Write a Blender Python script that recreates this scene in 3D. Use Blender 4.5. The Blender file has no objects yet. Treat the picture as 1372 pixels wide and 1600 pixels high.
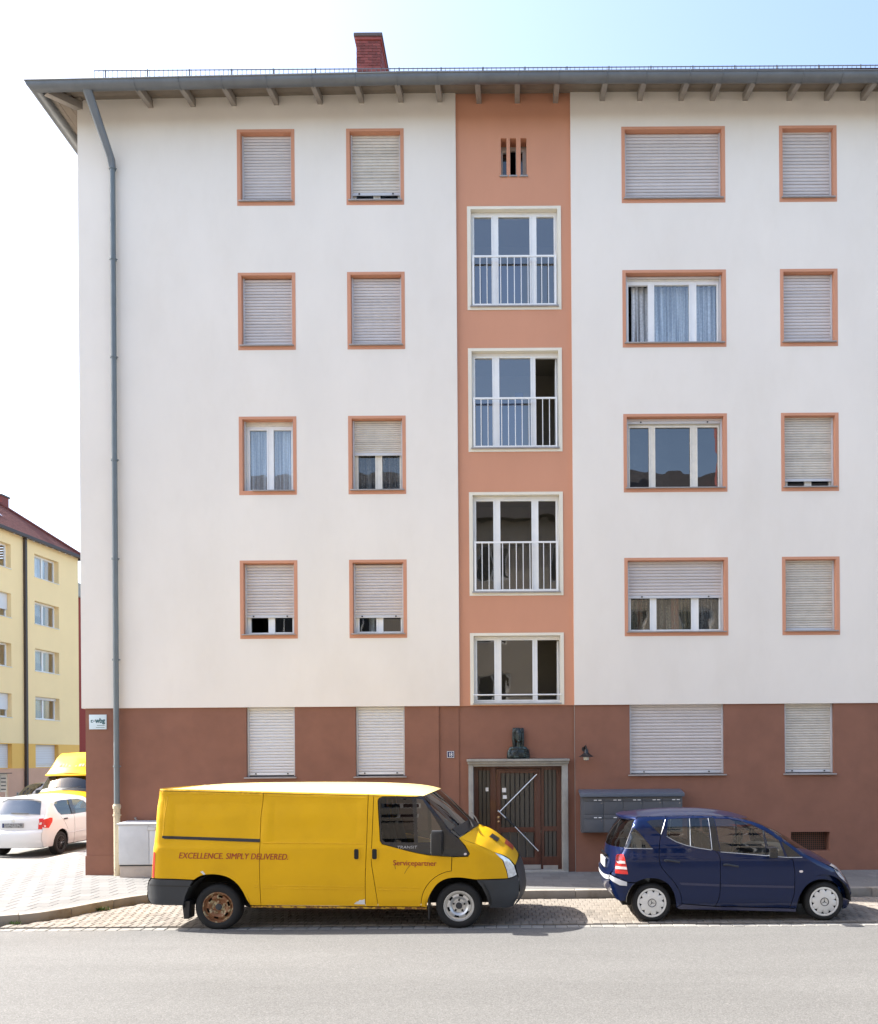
import bpy, bmesh, math, random
from math import radians, sin, cos, pi, sqrt
from mathutils import Vector, Matrix
from mathutils.geometry import delaunay_2d_cdt

random.seed(7)
scene = bpy.context.scene
COL = scene.collection

# ------------------------------------------------------------------ camera
F, CU, CV, HC, ROLL = 1300.0, 805.0, 1185.0, 2.35, 0.007   # focal length, principal point (px of the photo), height, roll
cam_d = bpy.data.cameras.new("camera")
cam = bpy.data.objects.new("camera", cam_d)
COL.objects.link(cam)
cam.location = (0, 0, HC)
cam.rotation_euler = (Matrix.Rotation(radians(90), 3, 'X') @ Matrix.Rotation(-ROLL, 3, 'Z')).to_euler()
cam_d.sensor_fit = 'HORIZONTAL'
cam_d.sensor_width = 36.0
cam_d.lens = 36.0 * F / 1372.0
cam_d.shift_x = -(CU - 686.0) / 1372.0
cam_d.shift_y = (CV - 800.0) / 1372.0
cam_d.clip_start = 0.1
cam_d.clip_end = 2000
scene.camera = cam

# ------------------------------------------------------------------ sky, sun, exposure
SUN = Vector((-1.05, 0.215, 1.0)).normalized()              # towards the sun
SUN_EL = math.asin(SUN.z)
SUN_AZ = math.atan2(SUN.x, SUN.y)                            # clockwise from +Y
world = bpy.data.worlds.new("World")
scene.world = world
world.use_nodes = True
wn = world.node_tree.nodes
wn.clear()
sky = wn.new('ShaderNodeTexSky')
sky.sky_type = 'NISHITA'
sky.sun_disc = False
sky.sun_elevation = SUN_EL
sky.sun_rotation = SUN_AZ
sky.altitude = 300
sky.air_density = 1.0
sky.dust_density = 3.5
sky.ozone_density = 0.5
bg = wn.new('ShaderNodeBackground')
bg.inputs['Strength'].default_value = 0.13
wo = wn.new('ShaderNodeOutputWorld')
world.node_tree.links.new(sky.outputs[0], bg.inputs[0])
world.node_tree.links.new(bg.outputs[0], wo.inputs[0])

sun_d = bpy.data.lights.new("sun", 'SUN')
sun_d.energy = 4.4
sun_d.angle = radians(0.5)
sun_d.color = (1.0, 0.95, 0.87)
sun = bpy.data.objects.new("sun", sun_d)
COL.objects.link(sun)
sun.location = (-30, 20, 40)
sun.rotation_euler = (-SUN).to_track_quat('-Z', 'Y').to_euler()

scene.render.engine = 'CYCLES'
scene.view_settings.view_transform = 'Standard'
scene.view_settings.look = 'None'
scene.view_settings.gamma = 1.0
scene.view_settings.use_curve_mapping = False
scene.view_settings.exposure = 1.9
scene.cycles.max_bounces = 8
scene.cycles.diffuse_bounces = 4
scene.cycles.glossy_bounces = 4
scene.cycles.transparent_max_bounces = 12
scene.cycles.use_denoising = True

# ------------------------------------------------------------------ materials
def srgb(*c):
    return tuple((x / 255 / 12.92) if x / 255 <= 0.04045 else ((x / 255 + 0.055) / 1.055) ** 2.4 for x in c)

def mat(name, col, rough=0.6, metal=0.0, var=0.0, vscale=6.0, vstretch=(1, 1, 1), bump=0.0, bscale=200.0, coat=0.0, rnd=0.0,
        col2=None, mscale=1.0, mlow=0.45, mhigh=0.6, spec=0.5, emis=None, bdist=0.004):
    """Principled material: var = slow tone change in world space, col2 = blotches of a second colour, rnd = tone change per piece."""
    m = bpy.data.materials.new(name)
    m.use_nodes = True
    nt = m.node_tree
    N, L = nt.nodes, nt.links
    p = N['Principled BSDF']
    p.inputs['Roughness'].default_value = rough
    p.inputs['Metallic'].default_value = metal
    p.inputs['Specular IOR Level'].default_value = spec
    if coat:
        p.inputs['Coat Weight'].default_value = coat
        p.inputs['Coat Roughness'].default_value = 0.04
    geo = N.new('ShaderNodeNewGeometry')
    rgb = N.new('ShaderNodeRGB')
    rgb.outputs[0].default_value = (*col[:3], 1)
    out = rgb.outputs[0]
    def pos(st):
        mp = N.new('ShaderNodeMapping')
        mp.inputs['Scale'].default_value = st
        L.new(geo.outputs['Position'], mp.inputs['Vector'])
        return mp.outputs[0]
    if col2 is not None:
        nz = N.new('ShaderNodeTexNoise')
        nz.inputs['Scale'].default_value = mscale
        nz.inputs['Detail'].default_value = 6
        nz.inputs['Roughness'].default_value = 0.65
        L.new(pos(vstretch), nz.inputs['Vector'])
        mr = N.new('ShaderNodeMapRange')
        mr.inputs['From Min'].default_value = mlow
        mr.inputs['From Max'].default_value = mhigh
        L.new(nz.outputs['Fac'], mr.inputs['Value'])
        mx = N.new('ShaderNodeMix')
        mx.data_type = 'RGBA'
        L.new(mr.outputs[0], mx.inputs['Factor'])
        L.new(out, mx.inputs['A'])
        mx.inputs['B'].default_value = (*col2[:3], 1)
        out = mx.outputs['Result']
    if var or rnd:
        hs = N.new('ShaderNodeHueSaturation')
        L.new(out, hs.inputs['Color'])
        val = None
        if var:
            nz = N.new('ShaderNodeTexNoise')
            nz.inputs['Scale'].default_value = vscale
            nz.inputs['Detail'].default_value = 5
            nz.inputs['Roughness'].default_value = 0.6
            L.new(pos(vstretch), nz.inputs['Vector'])
            mr = N.new('ShaderNodeMapRange')
            mr.inputs['From Min'].default_value = 0.25
            mr.inputs['From Max'].default_value = 0.75
            mr.inputs['To Min'].default_value = 1 - var
            mr.inputs['To Max'].default_value = 1 + var
            L.new(nz.outputs['Fac'], mr.inputs['Value'])
            val = mr.outputs[0]
        if rnd:
            oi = N.new('ShaderNodeObjectInfo')
            mr = N.new('ShaderNodeMapRange')
            mr.inputs['To Min'].default_value = 1 - rnd
            mr.inputs['To Max'].default_value = 1 + rnd
            L.new(oi.outputs['Random'], mr.inputs['Value'])
            if val is None:
                val = mr.outputs[0]
            else:
                mm = N.new('ShaderNodeMath')
                mm.operation = 'MULTIPLY'
                L.new(val, mm.inputs[0])
                L.new(mr.outputs[0], mm.inputs[1])
                val = mm.outputs[0]
        L.new(val, hs.inputs['Value'])
        out = hs.outputs[0]
    L.new(out, p.inputs['Base Color'])
    if bump:
        nz = N.new('ShaderNodeTexNoise')
        nz.inputs['Scale'].default_value = bscale
        nz.inputs['Detail'].default_value = 4
        L.new(geo.outputs['Position'], nz.inputs['Vector'])
        bp = N.new('ShaderNodeBump')
        bp.inputs['Strength'].default_value = bump
        bp.inputs['Distance'].default_value = bdist
        L.new(nz.outputs['Fac'], bp.inputs['Height'])
        L.new(bp.outputs[0], p.inputs['Normal'])
    if emis:
        p.inputs['Emission Color'].default_value = (*emis[:3], 1)
        p.inputs['Emission Strength'].default_value = emis[3]
    return m

def glass(name, tint=(0.6, 0.65, 0.65), refl=0.10, rough=0.0, wavy=0.0, ior=1.5):
    """A sheet of glazing: part mirror (Fresnel plus a constant for the several faces of the unit), part tinted see-through."""
    m = bpy.data.materials.new(name)
    m.use_nodes = True
    nt = m.node_tree
    N, L = nt.nodes, nt.links
    N.clear()
    o = N.new('ShaderNodeOutputMaterial')
    tr = N.new('ShaderNodeBsdfTransparent')
    tr.inputs[0].default_value = (*tint, 1)
    gl = N.new('ShaderNodeBsdfGlossy')
    gl.inputs['Roughness'].default_value = rough
    gl.inputs['Color'].default_value = (1, 1, 1, 1)
    if wavy:
        gp = N.new('ShaderNodeNewGeometry')
        nz = N.new('ShaderNodeTexNoise')
        nz.inputs['Scale'].default_value = 2.6
        nz.inputs['Detail'].default_value = 1
        L.new(gp.outputs['Position'], nz.inputs['Vector'])
        bp = N.new('ShaderNodeBump')
        bp.inputs['Strength'].default_value = wavy
        bp.inputs['Distance'].default_value = 0.02
        L.new(nz.outputs['Fac'], bp.inputs['Height'])
        L.new(bp.outputs[0], gl.inputs['Normal'])
    fr = N.new('ShaderNodeFresnel')
    fr.inputs['IOR'].default_value = ior
    ad = N.new('ShaderNodeMath')
    ad.operation = 'ADD'
    ad.use_clamp = True
    ad.inputs[1].default_value = refl
    gm = N.new('ShaderNodeNewGeometry')
    mi = N.new('ShaderNodeMapRange')          # the sheet's back face must not act as the inside of a block of glass
    mi.inputs['To Min'].default_value = ior
    mi.inputs['To Max'].default_value = 1 / ior
    L.new(gm.outputs['Backfacing'], mi.inputs['Value'])
    L.new(mi.outputs[0], fr.inputs['IOR'])
    L.new(fr.outputs[0], ad.inputs[0])
    mx = N.new('ShaderNodeMixShader')
    L.new(ad.outputs[0], mx.inputs[0])
    L.new(tr.outputs[0], mx.inputs[1])
    L.new(gl.outputs[0], mx.inputs[2])
    L.new(mx.outputs[0], o.inputs[0])
    return m

def speckle(name, cols, scale, rough=0.85, bump=0.4, bscale=150, patch=None, pscale=0.5, bdist=0.006):
    """Aggregate (asphalt, concrete): a cell colour ramp over fine grains and slow patches."""
    m = bpy.data.materials.new(name)
    m.use_nodes = True
    nt = m.node_tree
    N, L = nt.nodes, nt.links
    p = N['Principled BSDF']
    p.inputs['Roughness'].default_value = rough
    p.inputs['Specular IOR Level'].default_value = 0.3
    geo = N.new('ShaderNodeNewGeometry')
    vo = N.new('ShaderNodeTexVoronoi')
    vo.inputs['Scale'].default_value = scale
    L.new(geo.outputs['Position'], vo.inputs['Vector'])
    sp = N.new('ShaderNodeSeparateColor')
    L.new(vo.outputs['Color'], sp.inputs[0])
    cr = N.new('ShaderNodeValToRGB')
    els = cr.color_ramp.elements
    els[0].color = (*cols[0], 1)
    els[1].color = (*cols[-1], 1)
    for i, c in enumerate(cols[1:-1]):
        e = els.new((i + 1) / (len(cols) - 1))
        e.color = (*c, 1)
    L.new(sp.outputs[0], cr.inputs[0])
    nz = N.new('ShaderNodeTexNoise')
    nz.inputs['Scale'].default_value = pscale
    nz.inputs['Detail'].default_value = 8
    nz.inputs['Roughness'].default_value = 0.62
    mp = N.new('ShaderNodeMapping')
    mp.inputs['Scale'].default_value = (0.3, 1.5, 1.0)
    L.new(geo.outputs['Position'], mp.inputs['Vector'])
    L.new(mp.outputs[0], nz.inputs['Vector'])
    mr = N.new('ShaderNodeMapRange')
    mr.inputs['From Min'].default_value = 0.3
    mr.inputs['From Max'].default_value = 0.7
    mr.inputs['To Min'].default_value = 1 - (patch or 0.1)
    mr.inputs['To Max'].default_value = 1 + (patch or 0.1)
    L.new(nz.outputs['Fac'], mr.inputs['Value'])
    hs = N.new('ShaderNodeHueSaturation')
    L.new(cr.outputs[0], hs.inputs['Color'])
    L.new(mr.outputs[0], hs.inputs['Value'])
    L.new(hs.outputs[0], p.inputs['Base Color'])
    n2 = N.new('ShaderNodeTexNoise')
    n2.inputs['Scale'].default_value = bscale
    n2.inputs['Detail'].default_value = 3
    L.new(geo.outputs['Position'], n2.inputs['Vector'])
    bp = N.new('ShaderNodeBump')
    bp.inputs['Strength'].default_value = bump
    bp.inputs['Distance'].default_value = bdist
    L.new(n2.outputs['Fac'], bp.inputs['Height'])
    L.new(bp.outputs[0], p.inputs['Normal'])
    return m

M = {}
M['white_plaster'] = mat('white plaster', (0.78, 0.725, 0.655), 0.9, var=0.045, vscale=0.55, vstretch=(1.3, 1.3, 0.6), col2=(0.755, 0.697, 0.622), mscale=1.3, mlow=0.48, mhigh=0.80, bump=0.25, bscale=260, spec=0.2)
M['salmon'] = mat('salmon plaster', (0.575, 0.280, 0.178), 0.9, var=0.06, vscale=0.8, vstretch=(1, 1, 0.4), bump=0.25, bscale=260, spec=0.2)
M['brown'] = mat('brown base render', (0.248, 0.118, 0.080), 0.88, var=0.10, vscale=1.6, col2=(0.230, 0.110, 0.076), mscale=2.2, mlow=0.45, mhigh=0.7, bump=0.5, bscale=180, spec=0.25)
M['cream'] = mat('cream plaster', (0.74, 0.69, 0.58), 0.85, var=0.04, vscale=2, bump=0.2, bscale=260)
M['slat_grey'] = mat('grey beige shutter plastic', (0.56, 0.52, 0.51), 0.5, rnd=0.06, var=0.05, vscale=3)
M['slat_tan'] = mat('yellowed shutter plastic', (0.58, 0.54, 0.48), 0.55, rnd=0.09, var=0.09, vscale=5)
M['slat_white'] = mat('pale shutter plastic', (0.66, 0.66, 0.67), 0.45, rnd=0.03)  # on the house's ground floor, brighter light is put into this tone
M['rail_grey'] = mat('pale shutter rail', (0.55, 0.56, 0.58), 0.45)
M['sill_metal'] = mat('weathered sill metal', (0.33, 0.31, 0.30), 0.5, metal=0.3, var=0.15, vscale=8)
M['frame_white'] = mat('white window paint', (0.78, 0.78, 0.77), 0.4, var=0.04, vscale=6)
M['frame_aged'] = mat('aged white window paint', (0.70, 0.66, 0.58), 0.5, var=0.1, vscale=9)
M['pane'] = glass('window glass', (0.80, 0.83, 0.83), 0.05, wavy=0.09)
M['pane_blue'] = glass('coated window glass', (0.80, 0.84, 0.86), 0.14, wavy=0.09)
M['pane_mirror'] = glass('mirroring window glass', (0.32, 0.35, 0.37), 0.10, wavy=0.12)
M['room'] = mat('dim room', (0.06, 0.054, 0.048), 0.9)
M['stair_room'] = mat('stairwell paint', (0.19, 0.17, 0.135), 0.9, var=0.08, vscale=1.2)
M['soffit'] = mat('soffit boards', (0.21, 0.175, 0.14), 0.8, var=0.12, vscale=4, rnd=0.08)
M['rafter'] = mat('painted rafter', (0.27, 0.24, 0.21), 0.75, var=0.12, vscale=6)
M['zinc'] = mat('grey zinc', (0.155, 0.165, 0.175), 0.5, metal=0.5, var=0.14, vscale=3, vstretch=(1, 1, 1))
M['zinc_pipe'] = mat('painted downpipe', (0.155, 0.180, 0.190), 0.5, metal=0.15, var=0.10, vscale=4)
M['cast_iron'] = mat('cream painted standpipe', (0.50, 0.43, 0.30), 0.7, col2=(0.09, 0.05, 0.03), mscale=14, mlow=0.58, mhigh=0.64)
M['roof_tile'] = mat('roof covering', (0.20, 0.07, 0.05), 0.8, var=0.25, vscale=5)
M['brick'] = mat('dark red brick', (0.21, 0.062, 0.055), 0.85, rnd=0.28, var=0.2, vscale=12, bump=0.5, bscale=60)
M['mortar'] = mat('mortar', (0.26, 0.17, 0.16), 0.95, bump=0.4, bscale=90)
M['concrete_dark'] = mat('dark concrete cap', (0.10, 0.09, 0.09), 0.9, var=0.2, vscale=6)
M['stone_grey'] = mat('cast stone', (0.31, 0.298, 0.27), 0.85, var=0.2, vscale=5, bump=0.4, bscale=120)
M['wood_red'] = mat('red brown door wood', (0.080, 0.024, 0.013), 0.45, var=0.25, vscale=3, vstretch=(9, 9, 0.8), coat=0.25)
M['ribbed'] = mat('ribbed dark glass', (0.040, 0.038, 0.035), 0.3, var=0.04, vscale=1, spec=0.7)
M['steel'] = mat('polished steel', (0.72, 0.70, 0.68), 0.25, metal=1.0)
M['kick'] = mat('aluminium kick plate', (0.45, 0.45, 0.46), 0.4, metal=0.8, var=0.1, vscale=9)
M['bronze'] = mat('verdigris bronze', (0.030, 0.038, 0.040), 0.38, metal=0.5, col2=(0.08, 0.13, 0.125), mscale=9, mlow=0.52, mhigh=0.68)
M['sign_blue'] = mat('enamel blue', (0.012, 0.022, 0.10), 0.25)
M['sign_white'] = mat('white print', (0.8, 0.8, 0.8), 0.35)
M['sign_pale'] = mat('pale blue sign', (0.60, 0.70, 0.74), 0.35)
M['sign_dark'] = mat('dark green print', (0.03, 0.10, 0.11), 0.4)
M['black_metal'] = mat('black enamel', (0.018, 0.018, 0.020), 0.35)
M['mail_grey'] = mat('blue grey mailbox enamel', (0.080, 0.088, 0.102), 0.4, var=0.04, vscale=4)
M['mail_roof'] = mat('blue grey mailbox lid', (0.092, 0.115, 0.155), 0.35)
M['cabinet'] = mat('light grey cabinet', (0.52, 0.53, 0.54), 0.6, var=0.08, vscale=4, col2=(0.20, 0.18, 0.16), mscale=7, mlow=0.70, mhigh=0.76)
M['cabinet_base'] = mat('concrete cabinet foot', (0.40, 0.34, 0.29), 0.8, var=0.14, vscale=6)
M['asphalt'] = speckle('pale asphalt', [(0.086, 0.085, 0.083), (0.104, 0.103, 0.100), (0.120, 0.119, 0.116), (0.155, 0.153, 0.149)], 105, bump=0.3, patch=0.12, pscale=0.45)
M['asphalt_far'] = speckle('far asphalt', [(0.13, 0.128, 0.12), (0.22, 0.215, 0.20)], 60, bump=0.2, patch=0.12, pscale=0.2)
M['van_roof'] = mat('yellow roof paint with glare', (0.76, 0.62, 0.25), 0.45, var=0.08, vscale=2.0, coat=0.3)  # paler than the flank: sun glare is put into the roof colour
M['slab_bed'] = mat('pavement grout', (0.150, 0.147, 0.143), 0.95, var=0.2, vscale=4)
M['dark_tile'] = mat('dark roof tiles', (0.035, 0.030, 0.030), 0.8, var=0.2, vscale=4)
M['joint'] = mat('joint sand', (0.055, 0.047, 0.037), 0.95, var=0.25, vscale=5)
M['paver'] = mat('clinker paver', (0.178, 0.158, 0.136), 0.85, rnd=0.16, var=0.12, vscale=2.2, bump=0.4, bscale=120)
M['slab'] = mat('concrete pavement slab', (0.15, 0.148, 0.145), 0.85, rnd=0.10, var=0.12, vscale=1.6, bump=0.3, bscale=140)
M['sett'] = mat('gutter sett', (0.20, 0.193, 0.180), 0.85, rnd=0.14, var=0.1, vscale=3, bump=0.4, bscale=110)
M['kerb'] = mat('granite kerb', (0.25, 0.228, 0.20), 0.85, rnd=0.08, var=0.16, vscale=3, col2=(0.16, 0.12, 0.085), mscale=2.5, mlow=0.52, mhigh=0.72, bump=0.4, bscale=100)
M['leaf'] = mat('weed leaf', (0.07, 0.12, 0.03), 0.7, rnd=0.2)
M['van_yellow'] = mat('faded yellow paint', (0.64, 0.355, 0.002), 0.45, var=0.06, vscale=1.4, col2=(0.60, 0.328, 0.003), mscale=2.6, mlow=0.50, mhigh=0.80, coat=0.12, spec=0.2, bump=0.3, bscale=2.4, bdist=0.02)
M['text_red'] = mat('red vinyl', (0.30, 0.028, 0.006), 0.5)
M['text_pale'] = mat('grey badge', (0.35, 0.35, 0.36), 0.35, metal=0.4)
M['plastic_dark'] = mat('dark grey bumper plastic', (0.024, 0.027, 0.032), 0.55, var=0.15, vscale=3)
M['plastic_black'] = mat('black plastic', (0.012, 0.012, 0.013), 0.45)
M['gloss_black'] = mat('black glazed trim', (0.010, 0.010, 0.012), 0.25, coat=0.3)
M['rubber'] = mat('tyre rubber', (0.007, 0.007, 0.0075), 0.8, var=0.15, vscale=9)
M['rust_rim'] = mat('rusted steel wheel', (0.20, 0.085, 0.035), 0.6, metal=0.25, col2=(0.42, 0.36, 0.22), mscale=16, mlow=0.50, mhigh=0.62)
M['steel_rim'] = mat('silver steel wheel', (0.55, 0.55, 0.54), 0.38, metal=0.6, var=0.12, vscale=20)
M['cover_silver'] = mat('silver wheel cover', (0.62, 0.62, 0.61), 0.38, metal=0.35, var=0.05, vscale=12)
M['dark_hole'] = mat('wheel dark', (0.008, 0.008, 0.008), 0.8)
M['primer'] = mat('bare white primer', (0.62, 0.62, 0.62), 0.6)
M['rust'] = mat('sill rust', (0.16, 0.06, 0.02), 0.8, col2=(0.60, 0.36, 0.02), mscale=14, mlow=0.45, mhigh=0.55)
M['lamp_clear'] = mat('headlamp reflector', (0.62, 0.65, 0.68), 0.15, metal=0.25, var=0.25, vscale=26, coat=0.8)
M['lamp_red'] = mat('red lamp lens', (0.50, 0.012, 0.010), 0.15, coat=0.8)
M['lamp_pale'] = mat('clear lamp lens', (0.70, 0.62, 0.60), 0.15, coat=0.8)
M['mirror'] = mat('mirror', (0.8, 0.85, 0.9), 0.03, metal=1.0)
M['chrome'] = mat('bright trim', (0.70, 0.72, 0.74), 0.18, metal=1.0)
M['car_glass'] = glass('car glass', (0.42, 0.46, 0.44), 0.045)
M['car_glass_dark'] = glass('dark car glass', (0.22, 0.24, 0.25), 0.0)
M['car_glass_pale'] = glass('pale car glass', (0.62, 0.66, 0.64), 0.04)
M['trim_grey'] = mat('satin trim', (0.36, 0.37, 0.39), 0.35, metal=0.6)
M['seat'] = mat('dark seat cloth', (0.025, 0.026, 0.03), 0.85)
M['liner'] = mat('under body', (0.010, 0.010, 0.010), 0.9)
M['blue_paint'] = mat('dark blue metallic paint', (0.003, 0.0115, 0.056), 0.28, metal=0.45, coat=0.7, spec=0.05)
M['strip_blue'] = mat('blue grey side strip', (0.014, 0.018, 0.06), 0.4, coat=0.4)
M['rub_strip'] = mat('rub strip with sun highlight', (0.42, 0.43, 0.46), 0.4)  # the strip's sunlit brightness is put into its light grey
M['white_paint'] = mat('white car paint', (0.62, 0.635, 0.65), 0.3, coat=0.9)
M['dark_paint'] = mat('dark green grey paint', (0.03, 0.035, 0.034), 0.3, coat=1.0)
M['plate'] = mat('number plate', (0.55, 0.56, 0.56), 0.4)
M['plate_grey'] = mat('grey number plate', (0.22, 0.225, 0.23), 0.4, col2=(0.06, 0.06, 0.06), mscale=22, mlow=0.5, mhigh=0.6)
M['yellow_plaster'] = mat('pale yellow plaster', (0.90, 0.68, 0.36), 0.9, var=0.03, vscale=0.5)
M['ochre'] = mat('ochre plaster', (0.82, 0.48, 0.12), 0.9, var=0.04, vscale=0.6)
M['pink_base'] = mat('pink stone plinth', (0.66, 0.38, 0.25), 0.9, var=0.08, vscale=1.0)
M['dark_pipe'] = mat('dark brown pipe', (0.045, 0.03, 0.028), 0.5)
M['tile_red'] = mat('red roof tiles', (0.16, 0.045, 0.035), 0.8, var=0.35, vscale=4)
M['red_wall'] = mat('oxide red wall', (0.26, 0.035, 0.025), 0.9)
M['opp_wall'] = mat('beige plaster', (0.46, 0.40, 0.33), 0.9, var=0.04, vscale=0.6)
M['opp_base'] = mat('grey base', (0.28, 0.25, 0.23), 0.9)
M['curtain'] = None

def curtain_mat(name, col, alpha, lace, fold=30):
    """Net curtain: vertical gathers in tone and density, a faint lace figure."""
    m = bpy.data.materials.new(name)
    m.use_nodes = True
    nt = m.node_tree
    N, L = nt.nodes, nt.links
    p = N['Principled BSDF']
    p.inputs['Roughness'].default_value = 0.9
    geo = N.new('ShaderNodeNewGeometry')
    mp = N.new('ShaderNodeMapping')
    mp.inputs['Scale'].default_value = (fold, 1, 0.5)
    L.new(geo.outputs['Position'], mp.inputs['Vector'])
    nz = N.new('ShaderNodeTexNoise')
    nz.inputs['Scale'].default_value = 1.0
    nz.inputs['Detail'].default_value = 3
    L.new(mp.outputs[0], nz.inputs['Vector'])
    mr = N.new('ShaderNodeMapRange')
    mr.inputs['From Min'].default_value = 0.3
    mr.inputs['From Max'].default_value = 0.7
    mr.inputs['To Min'].default_value = 0.55
    mr.inputs['To Max'].default_value = 1.15
    L.new(nz.outputs['Fac'], mr.inputs['Value'])
    hs = N.new('ShaderNodeHueSaturation')
    hs.inputs['Color'].default_value = (*col, 1)
    L.new(mr.outputs[0], hs.inputs['Value'])
    L.new(hs.outputs[0], p.inputs['Base Color'])
    vo = N.new('ShaderNodeTexVoronoi')
    vo.inputs['Scale'].default_value = lace
    L.new(geo.outputs['Position'], vo.inputs['Vector'])
    m2 = N.new('ShaderNodeMapRange')
    m2.inputs['From Max'].default_value = 0.7
    m2.inputs['To Min'].default_value = min(1, alpha + 0.12)
    m2.inputs['To Max'].default_value = max(0, alpha - 0.12)
    L.new(vo.outputs['Distance'], m2.inputs['Value'])
    mu = N.new('ShaderNodeMath')
    mu.operation = 'MULTIPLY'
    mu.use_clamp = True
    L.new(m2.outputs[0], mu.inputs[0])
    L.new(mr.outputs[0], mu.inputs[1])
    L.new(mu.outputs[0], p.inputs['Alpha'])
    return m

M['curtain'] = curtain_mat('white net curtain', (0.74, 0.79, 0.85), 0.95, 30)
M['curtain_lace'] = curtain_mat('lace curtain', (0.74, 0.77, 0.80), 0.90, 24)
M['curtain_dark'] = curtain_mat('greyed net curtain', (0.42, 0.42, 0.42), 0.55, 36)
M['curtain_bead'] = curtain_mat('patterned curtain', (0.40, 0.36, 0.27), 0.6, 28)
M['curtain_floral'] = curtain_mat('sparse floral net', (0.62, 0.66, 0.66), 0.22, 9, 6)
M['drape'] = mat('rust orange drape', (0.42, 0.16, 0.09), 0.9, var=0.15, vscale=9)

# ------------------------------------------------------------------ objects
ROOTLOC = {}

def tag(o, label=None, cat=None, group=None, kind=None):
    if label: o['label'] = label
    if cat: o['category'] = cat
    if group: o['group'] = group
    if kind: o['kind'] = kind
    return o

def empty(name, loc, label=None, cat=None, group=None, rz=0.0, world=True):
    """A thing's Empty. world=True: its parts are given in world coordinates; else in its own."""
    o = bpy.data.objects.new(name, None)
    o.empty_display_size = 0.2
    COL.objects.link(o)
    o.location = loc
    o.rotation_euler = (0, 0, rz)
    ROOTLOC[o.name] = Vector(loc) if world else None
    return tag(o, label, cat, group)

def link(o, parent):
    COL.objects.link(o)
    if parent is not None:
        o.parent = parent
        L = ROOTLOC.get(parent.name)
        if L is not None:
            o.matrix_parent_inverse = Matrix.Translation(-L)
    return o

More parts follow.
